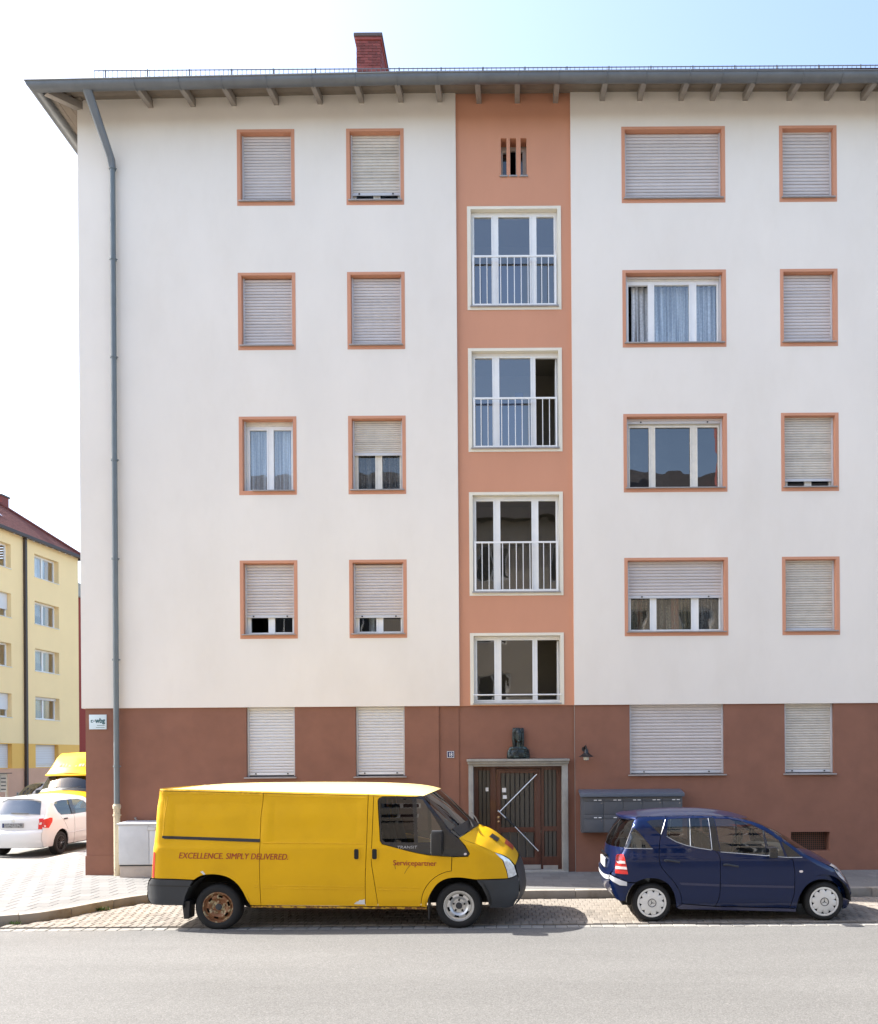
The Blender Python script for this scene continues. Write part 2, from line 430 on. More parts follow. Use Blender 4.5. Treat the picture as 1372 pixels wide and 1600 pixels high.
class MB:
    def __init__(s):
        s.v, s.f = [], []
    def add(s, vs, fs):
        n = len(s.v)
        s.v += [tuple(p) for p in vs]
        s.f += [tuple(i + n for i in f) for f in fs]
        return s
    def box(s, x0, x1, y0, y1, z0, z1):
        return s.add([(x0, y0, z0), (x1, y0, z0), (x1, y1, z0), (x0, y1, z0), (x0, y0, z1), (x1, y0, z1), (x1, y1, z1), (x0, y1, z1)],
                     [(0, 3, 2, 1), (4, 5, 6, 7), (0, 1, 5, 4), (1, 2, 6, 5), (2, 3, 7, 6), (3, 0, 4, 7)])
    def quad(s, a, b, c, d):
        return s.add([a, b, c, d], [(0, 1, 2, 3)])
    def prism(s, poly, a0, a1, axis='y'):
        """poly = list of 2-D points (x,z for y; y,z for x; x,y for z), pushed from a0 to a1."""
        n = len(poly)
        def P(p, a):
            return (p[0], a, p[1]) if axis == 'y' else (a, p[0], p[1]) if axis == 'x' else (p[0], p[1], a)
        vs = [P(p, a0) for p in poly] + [P(p, a1) for p in poly]
        fs = [tuple(range(n)), tuple(range(2 * n - 1, n - 1, -1))]
        fs += [(i, (i + 1) % n, (i + 1) % n + n, i + n)[::-1] for i in range(n)]
        return s.add(vs, fs)
    def tube(s, path, r, n=8, cap=True):
        path = [Vector(p) for p in path]
        rs = r if isinstance(r, (list, tuple)) else [r] * len(path)
        base = len(s.v)
        up = Vector((0, 0, 1))
        for i, p in enumerate(path):
            d = (path[min(i + 1, len(path) - 1)] - path[max(i - 1, 0)]).normalized()
            a = d.cross(up) if abs(d.dot(up)) < 0.95 else d.cross(Vector((1, 0, 0)))
            a.normalize()
            b = d.cross(a)
            for k in range(n):
                t = 2 * pi * k / n
                s.v.append(tuple(p + a * cos(t) * rs[i] + b * sin(t) * rs[i]))
        for i in range(len(path) - 1):
            for k in range(n):
                q = (k + 1) % n
                s.f.append((base + i * n + k, base + i * n + q, base + (i + 1) * n + q, base + (i + 1) * n + k))
        if cap:
            s.f.append(tuple(base + k for k in range(n))[::-1])
            s.f.append(tuple(base + (len(path) - 1) * n + k for k in range(n)))
        return s
    def lathe(s, prof, c, axis='y', n=32, close=False):
        """prof = (radius, along) pairs turned about the axis through c."""
        base = len(s.v)
        for (r, a) in prof:
            for k in range(n):
                t = 2 * pi * k / n
                if axis == 'y': s.v.append((c[0] + r * cos(t), c[1] + a, c[2] + r * sin(t)))
                elif axis == 'z': s.v.append((c[0] + r * cos(t), c[1] + r * sin(t), c[2] + a))
                else: s.v.append((c[0] + a, c[1] + r * cos(t), c[2] + r * sin(t)))
        m = len(prof)
        for i in range(m - 1 + (1 if close else 0)):
            j = (i + 1) % m
            for k in range(n):
                q = (k + 1) % n
                s.f.append((base + i * n + k, base + i * n + q, base + j * n + q, base + j * n + k))
        return s
    def grid(s, rows):
        """rows of equally many points -> a sheet."""
        base, n = len(s.v), len(rows[0])
        for r in rows:
            s.v += [tuple(p) for p in r]
        for i in range(len(rows) - 1):
            for k in range(n - 1):
                s.f.append((base + i * n + k, base + i * n + k + 1, base + (i + 1) * n + k + 1, base + (i + 1) * n + k))
        return s
    def plate(s, x0, x1, z0, z1, y0, y1, holes=(), sides=True):
        """An upright plate in x-z from y0 (front) to y1 (back), pierced by rectangles (x0,x1,z0,z1)."""
        xs = sorted({x0, x1, *[min(max(v, x0), x1) for h in holes for v in h[:2]]})
        zs = sorted({z0, z1, *[min(max(v, z0), z1) for h in holes for v in h[2:]]})
        def solid(i, j):
            if i < 0 or j < 0 or i >= len(xs) - 1 or j >= len(zs) - 1: return False
            cx, cz = (xs[i] + xs[i + 1]) / 2, (zs[j] + zs[j + 1]) / 2
            return not any(h[0] < cx < h[1] and h[2] < cz < h[3] for h in holes)
        for i in range(len(xs) - 1):
            for j in range(len(zs) - 1):
                if not solid(i, j): continue
                a, b, c, d = xs[i], xs[i + 1], zs[j], zs[j + 1]
                s.quad((a, y0, c), (b, y0, c), (b, y0, d), (a, y0, d))
                if y1 is None: continue
                s.quad((a, y1, c), (a, y1, d), (b, y1, d), (b, y1, c))
                if not sides: continue
                if not solid(i - 1, j): s.quad((a, y0, c), (a, y0, d), (a, y1, d), (a, y1, c))
                if not solid(i + 1, j): s.quad((b, y0, c), (b, y1, c), (b, y1, d), (b, y0, d))
                if not solid(i, j - 1): s.quad((a, y0, c), (a, y1, c), (b, y1, c), (b, y0, c))
                if not solid(i, j + 1): s.quad((a, y0, d), (b, y0, d), (b, y1, d), (a, y1, d))
        return s
    def mesh(s, name, m=None, smooth=False, bevel=0.0, weld=True, angle=35):
        me = bpy.data.meshes.new(name)
        me.from_pydata(s.v, [], s.f)
        if weld or bevel:
            b = bmesh.new()
            b.from_mesh(me)
            bmesh.ops.remove_doubles(b, verts=b.verts, dist=1e-5)
            if bevel:
                bmesh.ops.dissolve_limit(b, angle_limit=0.001, verts=b.verts, edges=b.edges)
                bmesh.ops.bevel(b, geom=[e for e in b.edges if e.calc_face_angle(0) > 0.5], offset=bevel, segments=2, affect='EDGES', profile=0.6)
            bmesh.ops.recalc_face_normals(b, faces=b.faces)
            b.to_mesh(me)
            b.free()
        if m is not None:
            me.materials.append(m)
        if smooth or bevel:
            me.shade_smooth()
            me.set_sharp_from_angle(angle=radians(angle))
        return me
    def build(s, name, m, parent=None, smooth=False, bevel=0.0, weld=True, angle=35, kind=None):
        o = bpy.data.objects.new(name, s.mesh(name, m, smooth, bevel, weld, angle))
        if kind: o['kind'] = kind
        return link(o, parent)

def put(name, me, loc, parent, rot=None):
    """One more object on a shared mesh."""
    o = bpy.data.objects.new(name, me)
    link(o, parent)
    o.location = loc
    if rot: o.rotation_euler = rot
    return o

def text_tris(body, size, shear=0.0, bold=0.0, spacing=1.0):
    """Lettering as flat triangles: verts (x, z from the baseline), faces, width."""
    c = bpy.data.curves.new('lettering', 'FONT')
    c.body = body
    c.size = size
    c.shear = shear
    c.offset = bold
    c.space_character = spacing
    c.resolution_u = 4
    o = bpy.data.objects.new('lettering', c)
    COL.objects.link(o)
    dg = bpy.context.evaluated_depsgraph_get()
    dg.update()
    me = bpy.data.meshes.new_from_object(o.evaluated_get(dg))
    vs = [(v.co.x, v.co.y) for v in me.vertices]
    fs = [tuple(p.vertices) for p in me.polygons]
    bpy.data.objects.remove(o)
    bpy.data.curves.remove(c)
    bpy.data.meshes.remove(me)
    w = max(p[0] for p in vs)
    return vs, fs, w

def flat_text(name, body, x0, z0, y, size, m, parent, width=None, shear=0, bold=0, depth=0.0):
    vs, fs, w = text_tris(body, size, shear, bold)
    k = width / w if width else 1.0
    mb = MB().add([(x0 + a * k, y, z0 + b) for a, b in vs], fs)
    return mb.build(name, m, parent, weld=False)
# ------------------------------------------------------------------ ground, road, pavements
YW = 16.25            # facade plane
GZ = 0.125            # pavement height
BX0, BX1, BY1 = -8.465, 24.0, 27.0

def setting(name, m, mb, kind='structure'):
    return mb.build(name, m, None, kind=kind)

g = MB().quad((-600, -400, -0.05), (600, -400, -0.05), (600, 900, -0.05), (-600, 900, -0.05))
ground = setting('ground', M['asphalt_far'], g)
rd = MB()
rd.box(-60, 60, 3.2, 11.55, -0.045, -0.006)
road = setting('road', M['asphalt'], rd)
sr = MB().box(-17.6, -10.86, 11.56, 120, -0.045, -0.010)
side_street = setting('side_street_road', M['asphalt_far'], sr)

# kerb line: front kerb, bulge at the corner, side street
def catmull(pts, n=8, closed=False):
    out = []
    P = [Vector(p) for p in pts]
    m = len(P)
    for i in range(m if closed else m - 1):
        p0 = P[(i - 1) % m] if closed or i > 0 else P[0] * 2 - P[1]
        p1, p2 = P[i], P[(i + 1) % m]
        p3 = P[(i + 2) % m] if closed or i + 2 < m else P[-1] * 2 - P[-2]
        for k in range(n):
            t = k / n
            out.append(0.5 * ((2 * p1) + (-p0 + p2) * t + (2 * p0 - 5 * p1 + 4 * p2 - p3) * t * t + (-p0 + 3 * p1 - 3 * p2 + p3) * t ** 3))
    if not closed: out.append(P[-1])
    return out

def resample(pts, step):
    P = [Vector(p) for p in pts]
    out, carry = [P[0].copy()], 0.0
    for a, b in zip(P, P[1:]):
        L = (b - a).length
        d = step - carry
        while d <= L:
            out.append(a.lerp(b, d / L))
            d += step
        carry = L - (d - step)
    if (out[-1] - P[-1]).length > step * 0.3: out.append(P[-1].copy())
    return out

kerb_line = [(26, 14.02), (14, 14.02), (4, 14.02), (-5.2, 14.02)] + [tuple(p) for p in catmull([(-5.8, 13.99), (-6.15, 13.84), (-6.42, 13.46), (-6.66, 12.96), (-6.88, 12.5), (-7.12, 12.2), (-7.5, 11.99), (-8.2, 11.84), (-9.2, 11.85), (-10.1, 12.2), (-10.7, 12.95), (-10.84, 13.9)], 5)] + [(-10.84, 20), (-10.84, 44)]
kerb_pts = resample(kerb_line, 0.25)
def offset_line(pts, d):
    out = []
    for i, p in enumerate(pts):
        t = (pts[min(i + 1, len(pts) - 1)] - pts[max(i - 1, 0)]).normalized()
        out.append(p + Vector((t.y, -t.x)) * d)      # to the pavement side (right of the line's run)
    return out
KW = 0.16
kerb_in = offset_line(kerb_pts, KW)

# pavement: one bed under the slabs
bed = MB()
inner_poly = [(p.x, p.y) for p in kerb_in]
poly = inner_poly + [(-8.3, 44), (-8.3, YW + 0.3), (26, YW + 0.3)]
bed.prism(poly[::-1], -0.03, 0.1205, 'z')
pavement = setting('pavement', M['slab_bed'], bed)
k2 = offset_line(kerb_pts, KW + 0.26)
MB().add([(p.x, p.y, 0.1228) for p in kerb_in] + [(p.x, p.y, 0.1228) for p in k2], [(i, i + 1, i + 1 + len(kerb_pts), i + len(kerb_pts)) for i in range(len(kerb_pts) - 1)]).build('edge_fill', M['slab'], pavement)
kerb = setting('kerb', M['joint'], MB().add([(p.x + 0, p.y, -0.03) for p in kerb_pts] + [(p.x, p.y, -0.03) for p in kerb_in], [(i, i + 1, i + 1 + len(kerb_pts), i + len(kerb_pts)) for i in range(len(kerb_pts) - 1)]))
rk = random.Random(3)
i = 0
while i < len(kerb_pts) - 2:
    straight = kerb_pts[i].y < 14.1 and kerb_pts[i].x > -5.3 or kerb_pts[i].y > 14.5
    n = 4 if straight else 3
    j = min(i + n, len(kerb_pts) - 1)
    if kerb_pts[i].y > 30:
        break
    a, b = kerb_pts[i:j + 1], kerb_in[i:j + 1]
    t = (a[-1] - a[0]).normalized() * 0.004
    top = GZ + rk.uniform(-0.004, 0.004)
    m = MB()
    ring = [(p.x, p.y) for p in a] + [(p.x, p.y) for p in b[::-1]]
    ring[0] = (ring[0][0] + t.x, ring[0][1] + t.y)
    ring[-1] = (ring[-1][0] + t.x, ring[-1][1] + t.y)
    m.prism(ring, -0.04, top, 'z')
    m.build('kerb_stone', M['kerb'], kerb, bevel=0.012)
    i = j

def inside(poly, x, y):
    c = False
    n = len(poly)
    for i in range(n):
        x1, y1 = poly[i][0], poly[i][1]
        x2, y2 = poly[(i + 1) % n][0], poly[(i + 1) % n][1]
        if (y1 > y) != (y2 > y) and x < (x2 - x1) * (y - y1) / (y2 - y1) + x1:
            c = not c
    return c

def block_mesh(name, sx, sy, h, m, bev=0.006):
    """A paving block centred in x-y, its top at z = 0."""
    a, b = sx / 2, sy / 2
    mb = MB()
    vs = []
    for (ax, by, z) in ((a, b, -h), (a, b, -bev), (a - bev, b - bev, 0)):
        vs += [(-ax, -by, z), (ax, -by, z), (ax, by, z), (-ax, by, z)]
    fs = [(8, 9, 10, 11)]
    for r in (0, 4):
        fs += [(r + k, r + (k + 1) % 4, r + 4 + (k + 1) % 4, r + 4 + k) for k in range(4)]
    mb.add(vs, fs)
    return mb.mesh(name, m, weld=False)

def lay(name, spots, size, h, z, m, parent, rnd, limit=300, stuff_name=None, jit=1.0):
    """spots sorted by how large they show: the first ones are parts, the rest one joined part."""
    me = block_mesh(name, *size, h, m)
    rest = MB()
    for k, (x, y, rz) in enumerate(spots):
        dz = z + rnd.uniform(-0.003, 0.003) * jit
        tilt = (rnd.uniform(-0.010, 0.010) * jit, rnd.uniform(-0.010, 0.010) * jit, rz + rnd.uniform(-0.012, 0.012) * jit)
        if k < limit:
            put(name, me, (x, y, dz), parent, tilt)
        else:
            mat4 = Matrix.Translation((x, y, dz)) @ Matrix.Rotation(rz, 4, 'Z') @ Matrix.Rotation(tilt[0], 4, 'X')
            rest.add([mat4 @ v.co for v in me.vertices], [tuple(p.vertices) for p in me.polygons])
    if rest.v:
        o = rest.build(stuff_name or name, m, parent, weld=False, kind='stuff')

def seen(x, y):
    return -0.625 * y - 0.2 < x < 0.44 * y + 0.2

# pavement slabs 0.30 x 0.30 in staggered rows
rs = random.Random(5)
slab_poly = [(p.x, p.y) for p in offset_line(kerb_pts, KW + 0.17)] + [(-8.55, 40), (-8.55, YW - 0.1), (26, YW - 0.1)]
near, far = [], []
row = 0
y = 11.95
while y < 24:
    x = -10.7 + (0.16 if row % 2 else 0)
    while x < 9.5:
        if inside(slab_poly, x, y) and not (x > -8.62 and y > YW - 0.12):
            hid = -5.0 < x < 0.0 and y < 15.2
            (near if seen(x, y) and not hid else far).append((x, y, 0))
        x += 0.320
    y += 0.320
    row += 1
near.sort(key=lambda s: s[1])
lay('paving_slab', near + far, (0.315, 0.315), 0.05, GZ, M['slab'], pavement, rs, jit=0.22)

# parking bay of clinker pavers between the gutter setts and the kerb
bayb = MB().quad((-11, 11.55, -0.022), (26, 11.55, -0.022), (26, 14.1, -0.022), (-11, 14.1, -0.022))
bay = setting('parking_bay', M['joint'], bayb)
bay_poly = [(26, 11.82)] + [(p.x, p.y) for p in offset_line(kerb_pts, -0.02) if p.y < 14.1] + [(-10.7, 11.82)]
near, far = [], []
row = 0
y = 11.925
while y < 14.1:
    x = -7.4 + (0.057 if row % 2 else 0)
    while x < 9.0:
        if inside(bay_poly, x, y) and all(inside(bay_poly, x + dx, y + dy) for dx in (-0.05, 0.05) for dy in (-0.07, 0.07)):
            under = (-4.9 < x < -0.1 and y > 12.0) or (1.6 < x < 4.9 and y > 12.2)
            (near if seen(x, y) and not under else far).append((x, y, 0))
        x += 0.114
    y += 0.207
    row += 1
near.sort(key=lambda s: s[1])
lay('paver', near + far, (0.108, 0.200), 0.06, 0.0, M['paver'], bay, random.Random(6))
setts = []
x = -11
while x < 12:
    setts.append((x + 0.08, 11.645, 0))
    x += 0.165
setts.sort(key=lambda s: 0 if seen(s[0], s[1]) else 1)
gut = setting('gutter_strip', M['joint'], MB().box(-11, 26, 11.556, 11.80, -0.04, -0.016))
lay('gutter_sett', setts, (0.157, 0.150), 0.06, -0.003, M['sett'], gut, random.Random(8))

# ------------------------------------------------------------------ the apartment house
house = empty('apartment_house', (1.5, YW, GZ), 'tall white plaster apartment house with brown ground floor and salmon stairwell strip', 'house')
XL, XR = -1.08, 1.165          # stairwell strip between the plaster fields
ZB, ZT = 3.385, 15.43          # top of the brown base, soffit
YB, YS, YD = YW + 0.035, YW + 0.06, YW + 0.09

ROWS = [(14.67, 13.18), (11.87, 10.36), (9.06, 7.53), (6.25, 4.72)]
COLS = {'a': (-4.79, 1.125), 'b': (-2.655, 1.125), 'c': (3.17, 2.025), 'd': (5.80, 1.125)}
GROUND = {'a': (-5.26, -4.31), 'b': (-3.12, -2.16), 'c': (2.245, 4.095), 'd': (5.28, 6.24)}
GZ0, GZ1 = 2.02, ZB

def rect(cx, w, zt, zb): return (cx - w / 2, cx + w / 2, zb, zt)
holes_l = [rect(*COLS[c], zt, zb) for c in 'ab' for zt, zb in ROWS]
holes_r = [rect(*COLS[c], zt, zb) for c in 'cd' for zt, zb in ROWS]
m = MB()
m.plate(BX0, XL, ZB, ZT, YW, YW + 0.16, holes_l)
m.box(BX0, BX0 + 0.16, YW + 0.16, BY1, ZB, ZT)
m.build('plaster_wall', M['white_plaster'], house)
m = MB().plate(XR, BX1, ZB, ZT, YW, YW + 0.16, holes_r)
m.build('plaster_wall', M['white_plaster'], house)

STAIR = [(13.17, 11.14), (10.39, 8.36), (7.57, 5.54), (4.81, 3.40)]
SX0, SX1 = -0.87, 0.97
SLOT = [(-0.198, -0.088), (-0.018, 0.102), (0.190, 0.305)]
holes_s = [(SX0, SX1, zb, zt) for zt, zb in STAIR] + [(a, b, 13.77, 14.51) for a, b in SLOT]
m = MB().plate(XL, XR, ZB, ZT, YS, YS + 0.24, holes_s)
m.build('stairwell_wall', M['salmon'], house)

DX0, DX1, DZ1 = -0.915, 1.03, 2.345
VENT = (5.39, 6.15, 0.50, 0.87)
m = MB().plate(BX0 + 0.06, -1.49, GZ - 0.1, ZB, YB, YB + 0.2, [(GROUND[c][0], GROUND[c][1], GZ0, GZ1) for c in 'ab'])
m.box(BX0 + 0.06, BX0 + 0.2, YB + 0.2, BY1, GZ - 0.1, ZB)
m.box(BX0 + 0.045, -1.9, YB - 0.014, YB + 0.01, GZ - 0.1, 0.50)
m.build('base_wall', M['brown'], house)
m = MB().plate(-1.49, XL - 0.02, GZ - 0.1, ZB, YB + 0.03, YB + 0.2)
m.plate(XL - 0.02, XR + 0.005, GZ - 0.1, ZB, YD - 0.01, YD + 0.2, [(DX0, DX1, GZ - 0.2, DZ1)])
m.build('base_wall', M['brown'], house)
m = MB().plate(XR + 0.006, BX1, GZ - 0.1, ZB, YB, YB + 0.2, [(GROUND[c][0], GROUND[c][1], GZ0, GZ1) for c in 'cd'] + [VENT])
m.build('base_wall', M['brown'], house)
MB().box(XR - 0.001, XR + 0.0055, YB - 0.004, YB + 0.02, GZ, ZB).build('expansion_joint', M['stone_grey'], house)
m = MB().box(BX0 + 0.3, BX1, BY1 - 0.2, BY1, 0, ZT)
m.box(BX1 - 0.2, BX1, YW + 0.4, BY1, 0, ZT)
m.build('rear_wall', M['white_plaster'], house)

# --- roller shutters: one slat mesh per width and pitch
_slats = {}
def slat_mesh(w, pitch, mt):
    k = (round(w, 3), pitch, mt.name)
    if k not in _slats:
        h = w / 2
        pr = [(0.000, 0.010), (0.002, 0.003), (0.25 * pitch, -0.0035), (0.5 * pitch, -0.005), (0.72 * pitch, -0.0035), (0.84 * pitch, 0.001), (0.87 * pitch, 0.014), (1.02 * pitch, 0.015)]
        mb = MB().grid([[(-h, y, z), (h, y, z)] for z, y in pr])
        me = mb.mesh('slat', mt, smooth=True, angle=50, weld=False)
        _slats[k] = me
    return _slats[k]

def shutter(par, x0, x1, ztop, zlow, y, pitch, mt, bar=True, stops=True):
    w = x1 - x0
    n = max(1, int(round((ztop - zlow - (0.055 if bar else 0)) / pitch)))
    z = zlow + (0.055 if bar else 0)
    me = slat_mesh(w, pitch, mt)
    r = random.Random(int(abs(x0 * 100) + ztop * 10))
    for k in range(n):
        put('slat', me, ((x0 + x1) / 2, y + r.uniform(-0.0012, 0.0012), z + k * pitch), par, (0, r.uniform(-0.0004, 0.0004), 0))
    if bar:
        b = MB().box(x0, x1, y - 0.008, y + 0.008, zlow, zlow + 0.052)
        b.build('end_bar', M['rail_grey'] if mt is not M['slat_white'] else M['frame_white'], par, bevel=0.003)
        if stops:
            for sx in (x0 + 0.14 * w, x1 - 0.14 * w):
                MB().box(sx - 0.014, sx + 0.014, y - 0.022, y - 0.0085, zlow + 0.016, zlow + 0.04).build('stopper', M['plastic_dark'], par)

def curtain(par, x0, x1, z0, z1, y, m, waves=9, amp=0.018, seed=1):
    r = random.Random(seed)
    n = waves * 8
    ph = [r.uniform(0, 6.28) for _ in range(4)]
    rows = []
    for j in range(3):
        z = z0 + (z1 - z0) * j / 2
        rows.append([(x0 + (x1 - x0) * i / n, y + amp * (sin(2 * pi * waves * i / n + ph[0]) + 0.5 * sin(2 * pi * waves * 0.37 * i / n + ph[1] + j * 0.4) + 0.3 * sin(2 * pi * waves * 1.7 * i / n + ph[2])), z) for i in range(n + 1)])
    return MB().grid(rows).build('curtain', m, par, smooth=True, weld=False, angle=80)

def casement(par, x0, x1, z0, z1, y, panes, mt, glassm, bottom=0.07, top=0.07, depth=0.06, skip=()):
    """White window frame with one sash per pane (x ranges), a pane of glass in each."""
    hz = [(a, b, z0 + bottom, z1 - top) for a, b in panes]
    MB().plate(x0, x1, z0, z1, y, y + depth, hz).build('frame', mt, par, bevel=0.004)
    for i, (a, b) in enumerate(panes):
        if i in skip: continue
        # a slim glazing bead gives the sash its own step
        MB().plate(a - 0.024, b + 0.024, z0 + bottom - 0.024, z1 - top + 0.024, y - 0.012, y + 0.01, [(a + 0.004, b - 0.004, z0 + bottom + 0.004, z1 - top - 0.004)]).build('sash', mt, par, bevel=0.003)
        MB().quad((a, y + 0.022, z0 + bottom), (b, y + 0.022, z0 + bottom), (b, y + 0.022, z1 - top), (a, y + 0.022, z1 - top)).build('pane', glassm, par)

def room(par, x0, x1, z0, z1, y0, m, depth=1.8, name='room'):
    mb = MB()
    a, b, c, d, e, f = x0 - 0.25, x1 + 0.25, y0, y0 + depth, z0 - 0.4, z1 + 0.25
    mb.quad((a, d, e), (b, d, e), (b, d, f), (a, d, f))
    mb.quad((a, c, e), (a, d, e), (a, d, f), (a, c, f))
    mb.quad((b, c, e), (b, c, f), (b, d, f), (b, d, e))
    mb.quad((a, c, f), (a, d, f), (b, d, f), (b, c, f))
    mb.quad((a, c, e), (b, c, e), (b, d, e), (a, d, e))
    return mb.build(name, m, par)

YG = YW + 0.115      # shutter plane
YF = YW + 0.155      # window frame plane

def window(cx, w, zt, zb, low, pitch=0.0585, mt=None, label=None, sashes=2, curt=None, seed=1, glassm=None, bar=True, stops=False, broken_sill=False, opened=False):
    """low = height of the shutter's lower edge as a share of the opening (0 closed, 1 fully up)."""
    x0, x1 = cx - w / 2, cx + w / 2
    bd, bt, bb = 0.068, 0.052, 0.080
    ix0, ix1, iz0, iz1 = x0 + bd, x1 - bd, zb + bb, zt - bt
    m = MB()
    m.plate(x0, x1, zb, zt, YW - 0.004, YW + 0.012, [(ix0, ix1, iz0, iz1)])
    m.plate(ix0 - 0.03, ix1 + 0.03, iz0 - 0.03, iz1 + 0.03, YW + 0.0125, YW + 0.24, [(ix0, ix1, iz0, iz1)])
    win = m.build('window', M['salmon'], house)
    if label: win['label'] = label
    sx0 = ix0 + 0.20 if broken_sill else ix0 - 0.03
    MB().prism([(YW - 0.052, iz0 - 0.014), (YW - 0.052, iz0 + 0.006), (YW + 0.13, iz0 + 0.022), (YW + 0.13, iz0 + 0.0)], sx0, ix1 + 0.03, 'x').build('sill', M['sill_metal'], win, bevel=0.002)
    if broken_sill:
        MB().box(ix0 + 0.01, ix0 + 0.19, YW + 0.05, YW + 0.13, iz0 - 0.06, iz0 + 0.012).build('broken_sill_bed', M['stone_grey'], win, bevel=0.01)
    iz0 += 0.018
    gz0 = iz0
    for a, b in ((ix0 + 0.002, ix0 + 0.032), (ix1 - 0.032, ix1 - 0.002)):
        MB().box(a, b, YG - 0.022, YG + 0.022, gz0, iz1 - 0.004).build('guide_rail', M['rail_grey'], win, bevel=0.003)
    zl = iz0 + (iz1 - iz0) * low + 0.004
    mt = mt or M['slat_grey']
    if low < 0.999:
        shutter(win, ix0 + 0.034, ix1 - 0.034, iz1 + 0.01, zl, YG, pitch, mt, bar, stops)
    if low > 0.01:
        fx0, fx1 = ix0 + 0.02, ix1 - 0.02
        W = fx1 - fx0
        ztop = iz1 - (0.085 if low > 0.9 else 0.05)
        if low > 0.9:
            MB().box(fx0, fx1, YF - 0.01, YF + 0.05, ztop + 0.002, iz1).build('shutter_box', M['frame_aged'], win, bevel=0.003)
        if sashes == 2:
            panes = [(fx0 + 0.075, fx0 + W * 0.44), (fx0 + W * 0.575, fx1 - 0.05)]
        else:
            panes = [(fx0 + 0.05, fx0 + W * 0.235), (fx0 + W * 0.30, fx0 + W * 0.675), (fx0 + W * 0.75, fx1 - 0.055)]
        casement(win, fx0, fx1, iz0, ztop, YF, panes, M['frame_white'] if seed % 2 else M['frame_aged'], glassm or M['pane'], bottom=0.045, skip=(0,) if opened else ())
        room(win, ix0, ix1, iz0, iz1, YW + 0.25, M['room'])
        if curt:
            kind, spans = curt
            for q, (a, b, cm) in enumerate(spans):
                curtain(win, fx0 + W * a, fx0 + W * b, iz0 - 0.05, ztop - 0.02, YF + 0.16 + 0.05 * (cm is M['drape']), cm, waves=max(2, int((b - a) * W * 11)), seed=seed * 7 + q)
    return win

A, B, Cc, D = COLS['a'], COLS['b'], COLS['c'], COLS['d']
R0, R1, R2, R3 = ROWS
CUR, LACE, DK, BEAD, DRP = M['curtain'], M['curtain_lace'], M['curtain_dark'], M['curtain_bead'], M['drape']
window(*A, *R0, 0.0)
window(*A, *R1, 0.0)
window(*A, *R2, 1.0, sashes=2, curt=('net', [(0.02, 0.5, CUR), (0.5, 0.98, CUR)]), seed=3, glassm=M['pane_blue'], broken_sill=True, label='window with raised shutter, pale blue net curtains and a broken sill')
window(*A, *R3, 0.235, seed=5, opened=True, stops=True, label='window with its shutter a little raised over a dark gap')
window(*B, *R0, 0.115, pitch=0.060, mt=M['slat_tan'], stops=True, seed=6)
window(*B, *R1, 0.012, pitch=0.058, stops=True, seed=7)
window(*B, *R2, 0.50, pitch=0.042, mt=M['slat_tan'], seed=8, curt=('net', [(0.03, 0.55, DK), (0.50, 0.97, DK)]), label='window with half lowered shutter and grey net curtains')
window(*B, *R3, 0.225, stops=True, seed=9, curt=('net', [(0.25, 0.42, LACE)]))
window(*Cc, *R0, 0.0, pitch=0.064, bar=True)
window(*Cc, *R1, 0.955, sashes=3, pitch=0.052, bar=False, seed=11, glassm=M['pane_blue'], opened=True, curt=('lace', [(0.07, 0.26, LACE), (0.28, 0.70, LACE), (0.70, 0.99, LACE)]), label='wide window with raised shutter, lace curtains and its left sash open')
window(*Cc, *R2, 0.925, sashes=3, pitch=0.05, seed=12, stops=True, glassm=M['pane_mirror'], curt=('floral', [(0.03, 0.22, M['curtain_floral']), (0.30, 0.47, M['curtain_floral'])]), label='wide window with raised shutter and dark mirroring panes')
window(*Cc, *R3, 0.475, sashes=3, pitch=0.062, stops=True, seed=13, curt=('bead', [(0.02, 0.28, BEAD), (0.28, 0.72, BEAD), (0.70, 0.98, DK), (0.11, 0.17, DRP), (0.48, 0.56, DRP)]), label='wide window with half lowered shutter and patterned curtains')
window(*D, *R0, 0.0, pitch=0.066)
window(*D, *R1, 0.0, pitch=0.062)
window(*D, *R2, 0.09, pitch=0.049, mt=M['slat_tan'], seed=14)
window(*D, *R3, 0.0, pitch=0.048, mt=M['slat_tan'])

# ground floor windows: shutters in plain brown reveals
def ground_window(c, pitch, mt, gap=0.0):
    x0, x1 = GROUND[c]
    z0, z1 = GZ0, GZ1
    m = MB().plate(x0 - 0.03, x1 + 0.03, z0 - 0.04, z1 - 0.001, YB + 0.205, YB + 0.30, [(x0 + 0.03, x1 - 0.03, z0 + 0.03, z1 - 0.03)])
    win = m.build('window', M['frame_aged'], house)
    MB().prism([(YB - 0.055, z0 - 0.03), (YB - 0.055, z0 - 0.008), (YB + 0.2, z0 + 0.016), (YB + 0.2, z0 - 0.012)], x0 - 0.035, x1 + 0.035, 'x').build('sill', M['sill_metal'], win, bevel=0.002)
    yg = YB + 0.085
    for a, b in ((x0 + 0.002, x0 + 0.036), (x1 - 0.036, x1 - 0.002)):
        MB().box(a, b, yg - 0.024, yg + 0.024, z0 + 0.012, z1 - 0.002).build('guide_rail', M['rail_grey'], win, bevel=0.003)
    shutter(win, x0 + 0.038, x1 - 0.038, z1 - 0.002, z0 + 0.02 + gap, yg, pitch, mt, True, True)
    MB().box(x0, x1, yg + 0.03, yg + 0.034, z0 + 0.01, z1 - 0.01).build('backing', M['dark_hole'], win)
ground_window('a', 0.058, M['slat_white'], 0.012)  # this pair is whiter because the light on it is in the colour
ground_window('b', 0.058, M['slat_white'], 0.012)
ground_window('c', 0.062, M['slat_grey'], 0.0)
ground_window('d', 0.050, M['slat_tan'], 0.0)

